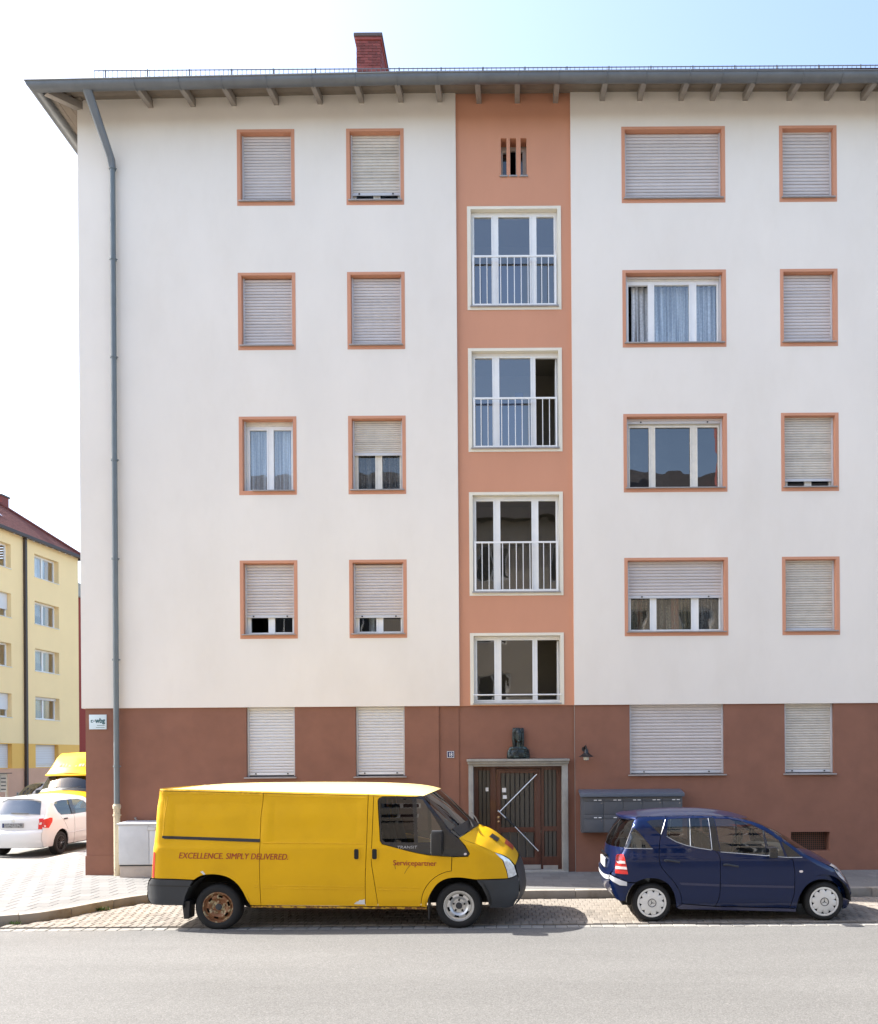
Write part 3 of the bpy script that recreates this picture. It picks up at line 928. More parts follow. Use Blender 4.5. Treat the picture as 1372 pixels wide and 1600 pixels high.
# --- stairwell windows
RAILS = {0: True, 1: True, 2: True, 3: False}
for k, (zt, zb) in enumerate(STAIR):
    m = MB()
    bw = 0.072
    x0, x1 = SX0, SX1
    m.plate(x0, x1, zb, zt, YS - 0.014, YS + 0.02, [(x0 + bw, x1 - bw, zb + (bw if k < 3 else 0.03), zt - 0.055)])
    m.plate(x0 + bw - 0.03, x1 - bw + 0.03, zb, zt - 0.03, YS + 0.0205, YS + 0.30, [(x0 + bw, x1 - bw, zb + (bw if k < 3 else 0.03), zt - 0.055)])
    win = m.build('window', M['cream'], house)
    win['label'] = ['stairwell window under the three slots, all sashes shut behind its railing', 'stairwell window with its right sash open behind a railing', 'stairwell window with grey panes behind a railing and shut sashes', 'low stairwell window without railing, its right sash open'][k]
    ix0, ix1, iz0, iz1 = x0 + bw, x1 - bw, zb + (bw if k < 3 else 0.03), zt - 0.055
    MB().box(ix0 - 0.02, ix1 + 0.02, YS - 0.05, YS + 0.10, iz0 - 0.02, iz0 + 0.004).build('sill', M['sill_metal'], win, bevel=0.002)
    yf = YS + 0.10
    W = ix1 - ix0
    panes = [(ix0 + W * 0.034, ix0 + W * 0.238), (ix0 + W * 0.315, ix0 + W * 0.682), (ix0 + W * 0.758, ix1 - W * 0.037)]
    opened = k in (1, 3)
    if opened:
        panes[2] = (ix0 + W * 0.738, ix1 - 0.012)
    casement(win, ix0 + 0.002, ix1 - 0.002, iz0 + 0.006, iz1 - 0.002, yf, panes, M['frame_white'], M['pane_blue'] if k < 2 else M['pane'], bottom=0.065, top=0.085 if k < 3 else 0.07, skip=(2,) if opened else ())
    if opened:   # the open sash stands inside the stairwell
        px = ix1 - 0.02
        MB().box(px - 0.03, px, yf + 0.08, yf + 0.08 + 0.40, iz0 + 0.07, iz1 - 0.08).build('open_sash', M['frame_white'], win, bevel=0.004)
    room(win, ix0, ix1, iz0, iz1, YS + 0.31, M['stair_room'], depth=1.3, name='stairwell')
    if k < 2:   # the landing wall behind the panes
        MB().box(ix0 - 0.2, ix0 + W * 0.60, YS + 0.9, YS + 1.0, iz0 - 0.3, iz0 + (iz1 - iz0) * 0.70).box(ix0 + W * 0.50, ix0 + W * 0.60, YS + 0.9, YS + 1.0, iz0 + (iz1 - iz0) * 0.7001, iz0 + (iz1 - iz0) * 0.78).build('landing_wall', M['sign_blue'], win)
    if RAILS[k]:
        zr0, zr1 = iz0 + 0.015, iz0 + 0.985
        yr = YS - 0.022
        rr = MB()
        rr.box(ix0 + 0.03, ix1 - 0.03, yr - 0.012, yr + 0.012, zr1 - 0.032, zr1)
        rr.box(ix0 + 0.03, ix1 - 0.03, yr - 0.010, yr + 0.010, zr0, zr0 + 0.024)
        for sx in (ix0 + 0.03, ix1 - 0.06):
            rr.box(sx, sx + 0.03, yr - 0.0125, yr + 0.0125, zr0 - 0.002, zr1 + 0.002)
            for hz in (zr0 + 0.10, zr1 - 0.13):
                rr.box(sx + 0.008, sx + 0.022, yr + 0.0126, yr + 0.10, hz, hz + 0.014)
        rl = rr.build('railing', M['frame_white'], house)
        bme = MB().box(-0.0075, 0.0075, -0.0075, 0.0075, zr0 + 0.024, zr1 - 0.032).mesh('railing_bar', M['frame_white'])
        for q in range(11):
            put('railing_bar', bme, (ix0 + 0.045 + (W - 0.09) * (q + 1) / 12, yr, 0), rl)
    else:
        rr = MB().tube([(ix0 - 0.01, YS - 0.03, iz0 + 0.165), (ix1 + 0.01, YS - 0.03, iz0 + 0.165)], 0.014, 8)
        rr.tube([(ix0 - 0.01, YS - 0.03, iz0 + 0.165), (ix0 - 0.01, YS + 0.02, iz0 + 0.165)], 0.010, 6)
        rr.tube([(ix1 + 0.01, YS - 0.03, iz0 + 0.165), (ix1 + 0.01, YS + 0.02, iz0 + 0.165)], 0.010, 6)
        rr.build('guard_bar', M['frame_white'], house, smooth=True)

# --- the three slots at the top of the strip
for q, (a, b) in enumerate(SLOT):
    s = MB().box(a - 0.022, b + 0.022, YS - 0.03, YS + 0.18, 13.745, 13.770)
    sl = s.build('slot_sill', M['sill_metal'], house, bevel=0.002)
m = MB().plate(SLOT[0][0] - 0.05, SLOT[2][1] + 0.05, 13.72, 14.53, YS + 0.245, YS + 0.29, [(SLOT[0][0] + 0.035, SLOT[0][1], 13.80, 14.40), (SLOT[1][0] + 0.004, SLOT[1][1] - 0.01, 13.80, 14.44), (SLOT[2][0], SLOT[2][1] - 0.075, 13.80, 14.42)])
sw = m.build('slot_window', M['frame_aged'], house)
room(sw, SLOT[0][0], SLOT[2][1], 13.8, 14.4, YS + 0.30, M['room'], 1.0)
MB().quad((SLOT[0][0], YS + 0.27, 13.80), (SLOT[0][1], YS + 0.27, 13.80), (SLOT[0][1], YS + 0.27, 14.40), (SLOT[0][0], YS + 0.27, 14.40)).build('pane', M['pane'], sw)
MB().quad((SLOT[2][0], YS + 0.27, 13.80), (SLOT[2][1], YS + 0.27, 13.80), (SLOT[2][1], YS + 0.27, 14.42), (SLOT[2][0], YS + 0.27, 14.42)).build('pane', M['pane'], sw)

# --- entrance: stone surround, door with ribbed glass, V-shaped handle bar
por = MB()
por.box(DX0 - 0.03, DX1 + 0.03, YW - 0.07, YD + 0.19, 2.292, 2.34)
por.box(DX0 - 0.015, DX1 + 0.015, YW - 0.035, YD + 0.19, 2.243, 2.290)
por.box(DX0, DX0 + 0.092, YW + 0.005, YD + 0.19, GZ - 0.05, 2.242)
por.box(DX1 - 0.118, DX1, YW + 0.005, YD + 0.19, GZ - 0.05, 2.242)
por.box(DX0 + 0.093, DX1 - 0.119, YW + 0.005, YD + 0.19, 2.195, 2.2425)
portal = por.build('door_surround', M['stone_grey'], house, bevel=0.006)
yd = YD + 0.155
px0, px1 = DX0 + 0.093, DX1 - 0.119
door_holes = [(-0.735, -0.500, 1.02, 2.115), (-0.735, -0.500, 0.37, 0.93), (0.565, 0.815, 1.00, 2.115), (0.565, 0.815, 0.40, 0.90)]
MB().plate(px0, px1, GZ + 0.005, 2.194, yd + 0.02, yd + 0.10, door_holes + [(-0.385, 0.505, GZ - 0.5, 2.155)]).build('door_frame', M['wood_red'], house)
leaf = MB().plate(-0.380, 0.500, GZ + 0.02, 2.150, yd, yd + 0.06, [(-0.292, 0.372, 0.985, 2.055), (-0.292, 0.372, 0.385, 0.885)]).build('door', M['wood_red'], house, bevel=0.005)
def ribs(par, x0, x1, z0, z1, y, n):
    w = (x1 - x0) / n
    me = MB().prism([(-w / 2 + 0.003, 0.0), (-w * 0.36, -0.010), (w * 0.36, -0.010), (w / 2 - 0.003, 0.0), (w / 2 - 0.003, 0.02), (-w / 2 + 0.003, 0.02)], z0, z1, 'z').mesh('ribbed_strip', M['ribbed'], smooth=True, angle=20)
    for q in range(n):
        put('ribbed_strip', me, (x0 + w * (q + 0.5), y, 0), par)
ribs(leaf, -0.292, 0.372, 0.985, 2.055, yd + 0.03, 7)
ribs(leaf, -0.292, 0.372, 0.385, 0.885, yd + 0.03, 4)
sl = MB().box(-0.74, -0.495, yd + 0.075, yd + 0.078, 0.36, 2.12).build('side_light', M['ribbed'], house)
ribs(sl, -0.735, -0.500, 1.02, 2.115, yd + 0.05, 3)
ribs(sl, -0.735, -0.500, 0.37, 0.93, yd + 0.05, 3)
sl = MB().box(0.560, 0.820, yd + 0.075, yd + 0.078, 0.36, 2.12).build('side_light', M['ribbed'], house)
ribs(sl, 0.565, 0.815, 1.00, 2.115, yd + 0.05, 3)
ribs(sl, 0.565, 0.815, 0.40, 0.90, yd + 0.05, 3)
MB().box(-0.375, 0.495, yd - 0.006, yd - 0.001, GZ + 0.03, GZ + 0.115).build('kick_plate', M['kick'], leaf)
MB().box(0.545, 0.835, yd + 0.012, yd + 0.019, GZ + 0.02, GZ + 0.10).build('kick_plate', M['kick'], house)
hb = MB()
P0, P1, P2, P3, P4 = (0.418, yd - 0.05, 2.025), (-0.315, yd - 0.05, 1.292), (-0.195, yd - 0.05, 1.175), (-0.015, yd - 0.05, 1.00), (0.44, yd - 0.05, 0.522)
hb.tube([P0, P1], 0.0145, 8)
hb.tube([P1, P2], 0.0145, 8)
hb.tube([P3, P4], 0.0145, 8)
for p in (P0, P1, P4):
    hb.tube([p, (p[0], yd + 0.002, p[2])], 0.013, 8)
hb.tube([(P1[0] - 0.035, yd - 0.05, P1[2] + 0.03), P1], 0.02, 8)
hb.build('door_handle', M['steel'], leaf, smooth=True)
MB().tube([P2, P3], 0.019, 8).build('handle_grip', M['black_metal'], leaf, smooth=True)
for z in (1.188, 1.104):
    MB().lathe([(0.0, -0.02), (0.020, -0.02), (0.023, -0.014), (0.023, 0.0)], (-0.338, yd, z), 'y', 14).build('door_lock', M['steel'], leaf, smooth=True)
for (a, b, z0, z1, par, yy) in ((-0.262, -0.185, 1.68, 1.765, leaf, yd + 0.012), (-0.250, -0.172, 1.55, 1.622, leaf, yd + 0.012), (-0.590, -0.535, 1.70, 1.775, house, yd + 0.032)):
    MB().box(a, b, yy, yy + 0.003, z0, z1).build('paper_notice', M['sign_white'], par)
MB().box(px0 - 0.09, px1 + 0.11, YW - 0.06, YD + 0.3, GZ - 0.02, GZ + 0.022).build('door_step', M['stone_grey'], house, bevel=0.006)

# --- basement vent
vf = MB().plate(VENT[0] - 0.03, VENT[1] + 0.03, VENT[2] - 0.03, VENT[3] + 0.03, YB + 0.201, YB + 0.24, [(VENT[0] + 0.001, VENT[1] - 0.001, VENT[2] + 0.001, VENT[3] - 0.001)]).build('basement_vent', M['brown'], house)
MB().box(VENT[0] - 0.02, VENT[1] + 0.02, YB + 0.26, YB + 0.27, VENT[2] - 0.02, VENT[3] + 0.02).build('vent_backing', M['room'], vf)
gr = MB()
nx, nz = 19, 9
for q in range(1, nx):
    x = VENT[0] + (VENT[1] - VENT[0]) * q / nx
    gr.box(x - 0.003, x + 0.003, YB + 0.165, YB + 0.171, VENT[2], VENT[3])
for q in range(1, nz):
    z = VENT[2] + (VENT[3] - VENT[2]) * q / nz
    gr.box(VENT[0], VENT[1], YB + 0.1715, YB + 0.177, z - 0.003, z + 0.003)
gr.build('vent_grille', M['rust'] if False else M['brown'], vf, weld=False, kind='stuff')

# --- eaves: rafters, soffit boards, gutters, roof, snow guard
OV = 0.70
EY, EX = YW - OV, BX0 - 0.475
PITCH = 0.19
def zroof(y): return 15.26 + (y - EY) * PITCH
# soffit boards run along the walls, under the roof skin
def sag(x):      # the eaves and the gutter fall a little towards the corner with the downpipe
    return -0.10 * min(1, max(0, (-2.0 - x) / 7.1)) - 0.03 * min(1, max(0, (x - 2) / 5))
def zsof(d, x): return 15.205 + (d + 0.0) * 0.225 + sag(x)
for q in range(5):
    y0 = EY + 0.03 + q * 0.142
    mb = MB()
    xs_ = [EX + (y0 - EY), -2.0, 2.0, 7.0, BX1]
    rows = []
    for x in xs_:
        z0, z1 = zsof(q * 0.142, x), zsof(q * 0.142 + 0.136, x)
        rows.append([(x, y0, z0), (x, y0 + 0.136, z1), (x, y0 + 0.136, z1 + 0.018), (x, y0, z0 + 0.018), (x, y0, z0)])
    mb.grid(rows).build('soffit_board', M['soffit'], house)
for q in range(5):
    x0 = EX + 0.03 + q * 0.142
    z0, z1 = zsof(q * 0.142, x0), zsof(q * 0.142 + 0.136, x0 + 0.136)
    MB().prism([(x0, z0), (x0 + 0.136, z1), (x0 + 0.136, z1 + 0.018), (x0, z0 + 0.018)], EY + (x0 - EX) + 0.14, BY1, 'y').build('soffit_board', M['soffit'], house)
rx = [-7.03, -6.20, -5.40, -4.57, -3.72, -2.91, -2.14, -1.38, -0.62, 0.13, 0.88, 1.79, 2.52, 3.33, 3.94, 4.58, 5.44, 6.17, 6.88, 7.6, 8.3, 9.0, 9.8, 10.6, 11.4] + [12.2 + 0.8 * q for q in range(15)]
rme = MB().prism([(EY + 0.14, 15.06), (EY + 0.14, 15.205), (YW + 0.2, 15.37), (YW + 0.2, 15.215)], -0.05, 0.05, 'x').mesh('rafter', M['rafter'], bevel=0.006)
for x in rx:
    put('rafter', rme, (x, 0, sag(x)), house)
rme2 = MB().prism([(EX + 0.14, 15.04), (EX + 0.14, 15.19), (BX0 + 0.05, 15.32), (BX0 + 0.05, 15.19)], -0.05, 0.05, 'y').mesh('rafter', M['rafter'], bevel=0.006)
for y in (17.3, 18.2, 19.1, 20.0, 20.9, 21.8):
    put('rafter', rme2, (0, y, -0.08), house)
# hip rafter at the corner
c0, c1 = Vector((EX + 0.16, EY + 0.16)), Vector((BX0 + 0.1, YW + 0.1))
d = (c1 - c0).normalized()
nrm = Vector((-d.y, d.x)) * 0.06
hp = MB()
pts = [c0 + nrm, c0 - nrm, c1 - nrm, c1 + nrm]
hp.add([(p.x, p.y, zz) for p, zz in zip(pts, (14.95, 14.95, 15.10, 15.10))] + [(p.x, p.y, zz) for p, zz in zip(pts, (15.10, 15.10, 15.24, 15.24))],
       [(0, 1, 2, 3), (7, 6, 5, 4), (0, 4, 5, 1), (1, 5, 6, 2), (2, 6, 7, 3), (3, 7, 4, 0)])
hp.build('hip_rafter', M['rafter'], house, bevel=0.006)
# gutter: half-round trough with rolled edge and hangers
def gutter(path, name='gutter'):
    r = 0.105
    prof = [(r * cos(pi + pi * k / 10), r * sin(pi + pi * k / 10)) for k in range(11)]
    prof = [(-r - 0.012, 0.030), (-r - 0.020, 0.012), (-r, 0.0)] + prof[1:] + [(r, 0.05)]
    rows = []
    for (x, y, nx_, ny_) in path:
        rows.append([(x + nx_ * a, y + ny_ * a, 15.100 + sag(x) + b) for a, b in prof])
    mb = MB().grid(rows)
    return mb.build(name, M['zinc'], house, smooth=True, angle=40)
gy, gx = EY + 0.02, EX + 0.02
gutter([(gx - 0.0, gy - 0.0, 1, 1), (gx + 0.8, gy, 0, 1), (gx + 1.4, gy, 0, 1)] + [(gx + 0.8 + q * 2.0, gy, 0, 1) for q in range(1, 17)])
gutter([(gx, gy, 1, 1), (gx, gy + 0.8, 1, 0), (gx, BY1, 1, 0)])
# drip edge over the gutter
MB().add([(gx - 0.0, gy - 0.0, 15.06), (-2.0, gy - 0.02, 15.145), (BX1, gy - 0.02, 15.11), (BX1, gy + 0.06, 15.232), (-2.0, gy + 0.06, 15.246), (gx + 0.06, gy + 0.06, 15.145)], [(0, 1, 4, 5), (1, 2, 3, 4)]).add([(gx, gy, 15.06), (gx + 0.06, gy + 0.06, 15.145), (gx + 0.06, BY1, 15.145), (gx, BY1, 15.06)], [(0, 1, 2, 3)]).build('drip_edge', M['zinc'], house)
hang = MB()
for x in rx:
    xx = x + 0.02
    hang.tube([(xx, gy - 0.107 - 0.012, 15.137 + sag(xx))] + [(xx, gy + 0.110 * cos(pi + pi * k / 8), 15.100 + sag(xx) + 0.110 * sin(pi + pi * k / 8)) for k in range(9)], 0.008, 5)
hang.build('gutter_bracket', M['zinc'], house, smooth=True, weld=False, kind='stuff')
# roof: low hip
rz = zroof
ry = (EY + BY1) / 2
rf = MB()
zt = 15.235 + (ry - EY) * 0.26
hx = EX + (ry - EY)
rf.add([(EX + 0.03, EY + 0.03, 15.135), (-2.0, EY + 0.03, 15.24), (BX1, EY + 0.03, 15.225), (BX1, ry, zt), (hx, ry, zt), (EX + 0.03, BY1 + 0.7, 15.135), (BX1, BY1 + 0.7, 15.225)],
       [(0, 1, 4), (1, 2, 3, 4), (0, 4, 5), (4, 3, 6, 5)])
rf.build('roof', M['roof_tile'], house)
# snow guard: ladder grid above the gutter
sg = MB()
gx0, yg_, zg = -7.93, EY + 0.30, 15.352
sg.box(gx0, BX1, yg_, yg_ + 0.008, zg + 0.150, zg + 0.166)
sg.box(gx0, BX1, yg_, yg_ + 0.008, zg - 0.02, zg - 0.004)
x = gx0
while x < BX1:
    sg.box(x, x + 0.010, yg_ - 0.006, yg_ - 0.0005, zg - 0.02, zg + 0.165)
    x += 0.088
x = gx0 + 0.2
while x < BX1:
    sg.box(x, x + 0.022, yg_ + 0.0085, yg_ + 0.02, zg - 0.06, zg + 0.185)
    x += 0.80
sg.build('snow_guard', M['zinc'], house, weld=False, kind='stuff')

# --- chimney: brick by brick where it shows
CX0, CX1, CY0, CY1, CZ1 = -3.70, -3.12, 20.0, 21.7, 19.75
ch = MB().box(CX0 + 0.012, CX1 - 0.012, CY0 + 0.012, CY1 - 0.012, 15.6, CZ1 - 0.05).build('chimney', M['mortar'], house)
MB().box(CX0 - 0.055, CX1 + 0.055, CY0 - 0.055, CY1 + 0.055, CZ1 - 0.045, CZ1 + 0.035).build('chimney_cap', M['concrete_dark'], ch, bevel=0.012)
MB().box(CX0 - 0.028, CX1 + 0.028, CY0 - 0.028, CY1 + 0.028, CZ1 - 0.112, CZ1 - 0.047).build('corbel_course', M['brick'], ch, bevel=0.006)
rb = random.Random(11)
def brickm(l, d, h):
    return MB().box(-l / 2, l / 2, -d / 2, d / 2, -h / 2, h / 2).mesh('brick', M['brick'])
b_long, b_half = brickm(0.184, 0.05, 0.056), brickm(0.086, 0.05, 0.056)
for c in range(14):
    z = CZ1 - 0.15 - c * 0.068
    xs = [CX0 + 0.097 + 0.1945 * q for q in range(3)] if c % 2 else None
    if xs:
        row = [(x, b_long) for x in xs]
    else:
        row = [(CX0 + 0.045, b_half), (CX0 + 0.193, b_long), (CX0 + 0.3875, b_long), (CX1 - 0.045, b_half)]
    for x, me in row:
        put('brick', me, (x, CY0 + 0.025 - 0.003 + rb.uniform(-0.003, 0.003), z), ch)
    for side in (CX0 + 0.025 - 0.003, CX1 - 0.025 + 0.003):
        y = CY0 + 0.055 + (0.098 if c % 2 else 0.19)
        while y < CY1 - 0.05:
            put('brick', b_long, (side + rb.uniform(-0.003, 0.003), y, z), ch, (0, 0, pi / 2))
            y += 0.194

# --- downpipe
dp = MB()
px, py = -7.745, YW - 0.085
dp.tube([(px, py, 13.92), (px + 0.0, py, 1.5)], 0.052, 14)
dpo = dp.build('downpipe', M['zinc_pipe'], house, smooth=True)
tp, bt_ = Vector((-7.93, gy + 0.01, 14.97)), Vector((px, py, 13.95))
sw_ = MB()
rows = []
for p, w_, h_ in ((tp, 0.085, 0.05), (tp + (0.0, 0, -0.06) if False else tp + Vector((0.008, 0.02, -0.06)), 0.085, 0.05), (bt_ + Vector((-0.012, -0.035, 0.08)), 0.07, 0.055), (bt_ + Vector((0, 0, -0.10)), 0.058, 0.056)):
    rows.append([(p.x + w_ * sx, p.y + h_ * sy, p.z) for sx, sy in ((-1, -0.6), (-0.6, -1), (0.6, -1), (1, -0.6), (1, 0.6), (0.6, 1), (-0.6, 1), (-1, 0.6), (-1, -0.6))])
sw_.grid(rows).build('swan_neck', M['zinc'], dpo, smooth=True, angle=25)
MB().tube([(px, py, 1.52), (px, py, 0.09)], [0.062, 0.062], 14).build('standpipe', M['cast_iron'], dpo, smooth=True)
MB().lathe([(0.064, 0), (0.075, 0.012), (0.075, 0.07), (0.064, 0.085)], (px, py, 1.42), 'z', 16).build('pipe_socket', M['cast_iron'], dpo, smooth=True)
for z in (13.86, 12.1, 10.2, 8.2, 6.28, 4.32, 2.25, 1.30):
    r_ = 0.056 if z > 1.5 else 0.066
    c_ = MB().lathe([(r_, -0.016), (r_ + 0.008, -0.016), (r_ + 0.008, 0.016), (r_, 0.016)], (px, py, z), 'z', 14)
    c_.tube([(px + 0.055, py, z), (px + 0.085, py + 0.0, z)], 0.011, 6)
    c_.tube([(px, py + 0.05, z), (px, YW + 0.05, z)], 0.008, 6)
    c_.build('pipe_clamp', M['zinc_pipe'] if z > 1.5 else M['cast_iron'], dpo, smooth=True)

# ------------------------------------------------------------------ things on the wall
hn = empty('house_number_sign', (-1.265, YB + 0.03, 2.435), 'small blue enamel plate with white number 18 beside the entrance', 'house number')
MB().box(-1.338, -1.192, YB + 0.012, YB + 0.029, 2.365, 2.505).build('plate', M['sign_blue'], hn, bevel=0.004)
MB().plate(-1.333, -1.197, 2.370, 2.500, YB + 0.0095, YB + 0.0118, [(-1.325, -1.205, 2.378, 2.492)]).build('border', M['sign_white'], hn)
flat_text('lettering', '18', -1.308, 2.395, YB + 0.0105, 0.115, M['sign_white'], hn, width=0.080, bold=0.0005)

ws = empty('company_sign', (-8.16, YB, 3.12), 'pale sign lettered wbg beside the downpipe at the house corner', 'sign')
MB().box(-8.325, -7.985, YB - 0.022, YB - 0.002, 2.975, 3.262).build('plate', M['sign_pale'], ws, bevel=0.004)
flat_text('lettering', 'wbg', -8.205, 3.105, YB - 0.0235, 0.125, M['sign_dark'], ws, width=0.195, bold=0.006)
MB().plate(-8.29, -8.245, 3.108, 3.16, YB - 0.0235, YB - 0.0225, [(-8.274, -8.245, 3.122, 3.146)]).build('emblem', M['sign_dark'], ws)
MB().lathe([(0.0, 0), (0.012, 0)], (-8.228, YB - 0.0235, 3.135), 'y', 10).build('emblem_dot', M['sign_blue'], ws)
MB().quad((-8.17, YB - 0.0235, 3.045), (-8.02, YB - 0.0235, 3.045), (-8.02, YB - 0.0235, 3.054), (-8.17, YB - 0.0235, 3.054)).build('print_line', M['sign_dark'], ws)
MB().quad((-8.19, YB - 0.0235, 3.005), (-8.02, YB - 0.0235, 3.005), (-8.02, YB - 0.0235, 3.013), (-8.19, YB - 0.0235, 3.013)).build('print_line', M['sign_dark'], ws)

lx, ly = 1.375, YB - 0.20
wl = empty('wall_lamp', (lx, YB, 2.5), 'black enamel gooseneck wall lamp with clear glass right of the entrance', 'wall lamp')
MB().lathe([(0.0, -0.012), (0.05, -0.012), (0.052, 0.0)], (lx - 0.02, YB - 0.001, 2.52), 'y', 16).build('wall_plate', M['black_metal'], wl, smooth=True)
MB().tube([(lx - 0.02, YB - 0.01, 2.52), (lx - 0.02, YB - 0.08, 2.57), (lx - 0.01, YB - 0.15, 2.585), (lx, ly, 2.56), (lx, ly, 2.50)], 0.014, 8).build('arm', M['black_metal'], wl, smooth=True)
MB().lathe([(0.0, 2.52), (0.035, 2.515), (0.042, 2.46), (0.06, 2.435), (0.145, 2.375), (0.143, 2.368), (0.055, 2.425), (0.0, 2.44)], (lx, ly, 0), 'z', 24).build('lamp_shade', M['black_metal'], wl, smooth=True)
MB().lathe([(0.050, 2.42), (0.058, 2.36), (0.050, 2.31), (0.0, 2.295)], (lx, ly, 0), 'z', 16).build('glass_bell', mat('lamp glass', (0.55, 0.55, 0.50), 0.15), wl, smooth=True)

MB_Y = YB - 0.33
mbx = empty('mailbox_unit', (2.23, YB, 1.28), 'blue grey wall mailbox unit of ten flaps behind the blue car', 'mailbox')
x0, x1, z0, z1 = 1.265, 3.20, 0.915, 1.615
MB().prism([(MB_Y, z0), (YB - 0.002, z0), (YB - 0.002, z1 + 0.07), (MB_Y, z1)], x0, x1, 'x').build('body', M['mail_grey'], mbx, bevel=0.004)
MB().prism([(MB_Y - 0.07, z1 - 0.012), (MB_Y - 0.07, z1 + 0.055), (YB - 0.002, z1 + 0.12), (YB - 0.002, z1 + 0.072), (MB_Y + 0.01, z1 + 0.004)], x0 - 0.03, x1 + 0.03, 'x').build('lid', M['mail_roof'], mbx, bevel=0.003)
cw = (x1 - x0 - 0.06) / 5
for r_ in range(2):
    for c_ in range(5):
        a = x0 + 0.05 + c_ * cw
        zb_ = z0 + 0.012 + (1 - r_) * 0.335
        dd = MB().box(a + 0.004, a + cw - 0.004, MB_Y - 0.012, MB_Y - 0.001, zb_, zb_ + 0.245).build('mailbox_door', M['mail_grey'], mbx, bevel=0.003)
        ff = MB().box(a + 0.004, a + cw - 0.004, MB_Y - 0.016, MB_Y - 0.001, zb_ + 0.252, zb_ + 0.328).build('flap', M['mail_grey'], mbx, bevel=0.004)
        MB().box(a + cw * 0.50, a + cw * 0.66, MB_Y - 0.0185, MB_Y - 0.0165, zb_ + 0.268, zb_ + 0.284).build('name_plate', M['sign_white'], ff)
        MB().box(a + cw * 0.73, a + cw * 0.89, MB_Y - 0.0185, MB_Y - 0.0165, zb_ + 0.268, zb_ + 0.284).build('name_plate', M['sign_white'], ff)
        MB().lathe([(0, -0.004), (0.009, -0.004), (0.009, 0)], (a + cw - 0.04, MB_Y - 0.0121, zb_ + 0.215), 'y', 10).build('lock', M['steel'], dd)

# utility cabinet by the downpipe
CYF = YB - 0.42
uc = empty('utility_cabinet', (-7.0, YB - 0.2, GZ), 'light grey utility cabinet against the brown wall behind the yellow van', 'cabinet')
MB().box(-7.565, -6.42, CYF + 0.02, YB - 0.02, GZ - 0.02, 0.365).build('foot', M['cabinet_base'], uc, bevel=0.006)
MB().box(-7.575, -6.41, CYF, YB - 0.02, 0.37, 1.135).build('body', M['cabinet'], uc, bevel=0.008)
MB().prism([(CYF - 0.025, 1.137), (CYF - 0.025, 1.160), (YB - 0.02, 1.190), (YB - 0.02, 1.137)], -7.60, -6.385, 'x').build('lid', M['cabinet'], uc, bevel=0.004)
for a, b in ((-7.565, -6.995), (-6.985, -6.42)):
    MB().box(a + 0.006, b - 0.002, CYF - 0.010, CYF - 0.001, 0.382, 1.128).build('cabinet_door', M['cabinet'], uc, bevel=0.003)
MB().box(-7.02, -6.86, CYF - 0.018, CYF - 0.0105, 1.02, 1.095).build('label_holder', M['stone_grey'], uc, bevel=0.003)
MB().box(-7.012, -6.868, CYF - 0.020, CYF - 0.0185, 1.027, 1.088).build('label_card', M['cabinet'], uc)
MB().box(-7.565, -6.42, CYF + 0.012, CYF + 0.0195, 0.345, 0.364).build('foot_rail', M['plastic_dark'], uc)

hk = MB().tube([(-7.43, YB + 0.005, 1.24), (-7.43, YB - 0.05, 1.235), (-7.40, YB - 0.07, 1.21), (-7.375, YB - 0.065, 1.19), (-7.39, YB - 0.05, 1.155), (-7.43, YB - 0.05, 1.14)], 0.013, 8).build('wall_hook', M['stone_grey'], None, smooth=True)
tag(hk, 'small grey bent hook in the brown wall above the utility cabinet', 'hook')

# bronze half figure over the door, fused into one surface
def ellipsoid(b, c, r, rot=None, sub=3):
    mt4 = Matrix.Translation(c) @ (rot or Matrix.Identity(4)) @ Matrix.Diagonal((*r, 1))
    bmesh.ops.create_icosphere(b, subdivisions=sub, radius=1, matrix=mt4)
b = bmesh.new()
bx, bz, by = 0.06, 2.345, YD - 0.05
RX = lambda a: Matrix.Rotation(radians(a), 4, 'X')
RYm = lambda a: Matrix.Rotation(radians(a), 4, 'Y')
E = lambda x, y, z, a, c, d, rot=None: ellipsoid(b, (bx + x, by + y, bz + z), (a, c, d), rot)
E(0.00, 0.0, 0.070, 0.165, 0.080, 0.095)                      # chest
E(-0.150, 0.0, 0.060, 0.050, 0.060, 0.105, RYm(6))            # upper arms
E(0.155, 0.0, 0.060, 0.050, 0.060, 0.105, RYm(-6))
E(0.0, 0.0, 0.150, 0.17, 0.062, 0.050)                        # shoulders
E(0.01, -0.015, 0.215, 0.045, 0.045, 0.075)                   # neck
E(0.012, -0.070, 0.350, 0.062, 0.075, 0.100)                  # head
E(0.012, -0.142, 0.345, 0.012, 0.022, 0.034)                  # nose
E(0.012, -0.132, 0.386, 0.044, 0.018, 0.011)                  # brow
E(-0.014, -0.137, 0.366, 0.013, 0.010, 0.008)                 # eyes
E(0.038, -0.137, 0.366, 0.013, 0.010, 0.008)
E(0.012, -0.137, 0.302, 0.022, 0.014, 0.008)                  # lips
E(0.012, -0.122, 0.270, 0.024, 0.022, 0.018)                  # chin
E(0.0, -0.02, 0.445, 0.080, 0.075, 0.032)                     # hair on top
for k, (hx_, w_) in enumerate(((-0.085, 0.026), (-0.062, 0.026), (0.075, 0.022), (0.092, 0.020))):
    E(hx_, -0.028 + 0.008 * (k % 2), 0.315, w_ * 0.85, 0.048, 0.165)  # long straight hair
E(-0.045, -0.070, 0.43, 0.028, 0.03, 0.04, RYm(25))
E(0.060, -0.070, 0.43, 0.026, 0.03, 0.038, RYm(-25))
E(-0.095, -0.095, 0.045, 0.085, 0.030, 0.030, RYm(-12))       # forearm across the chest
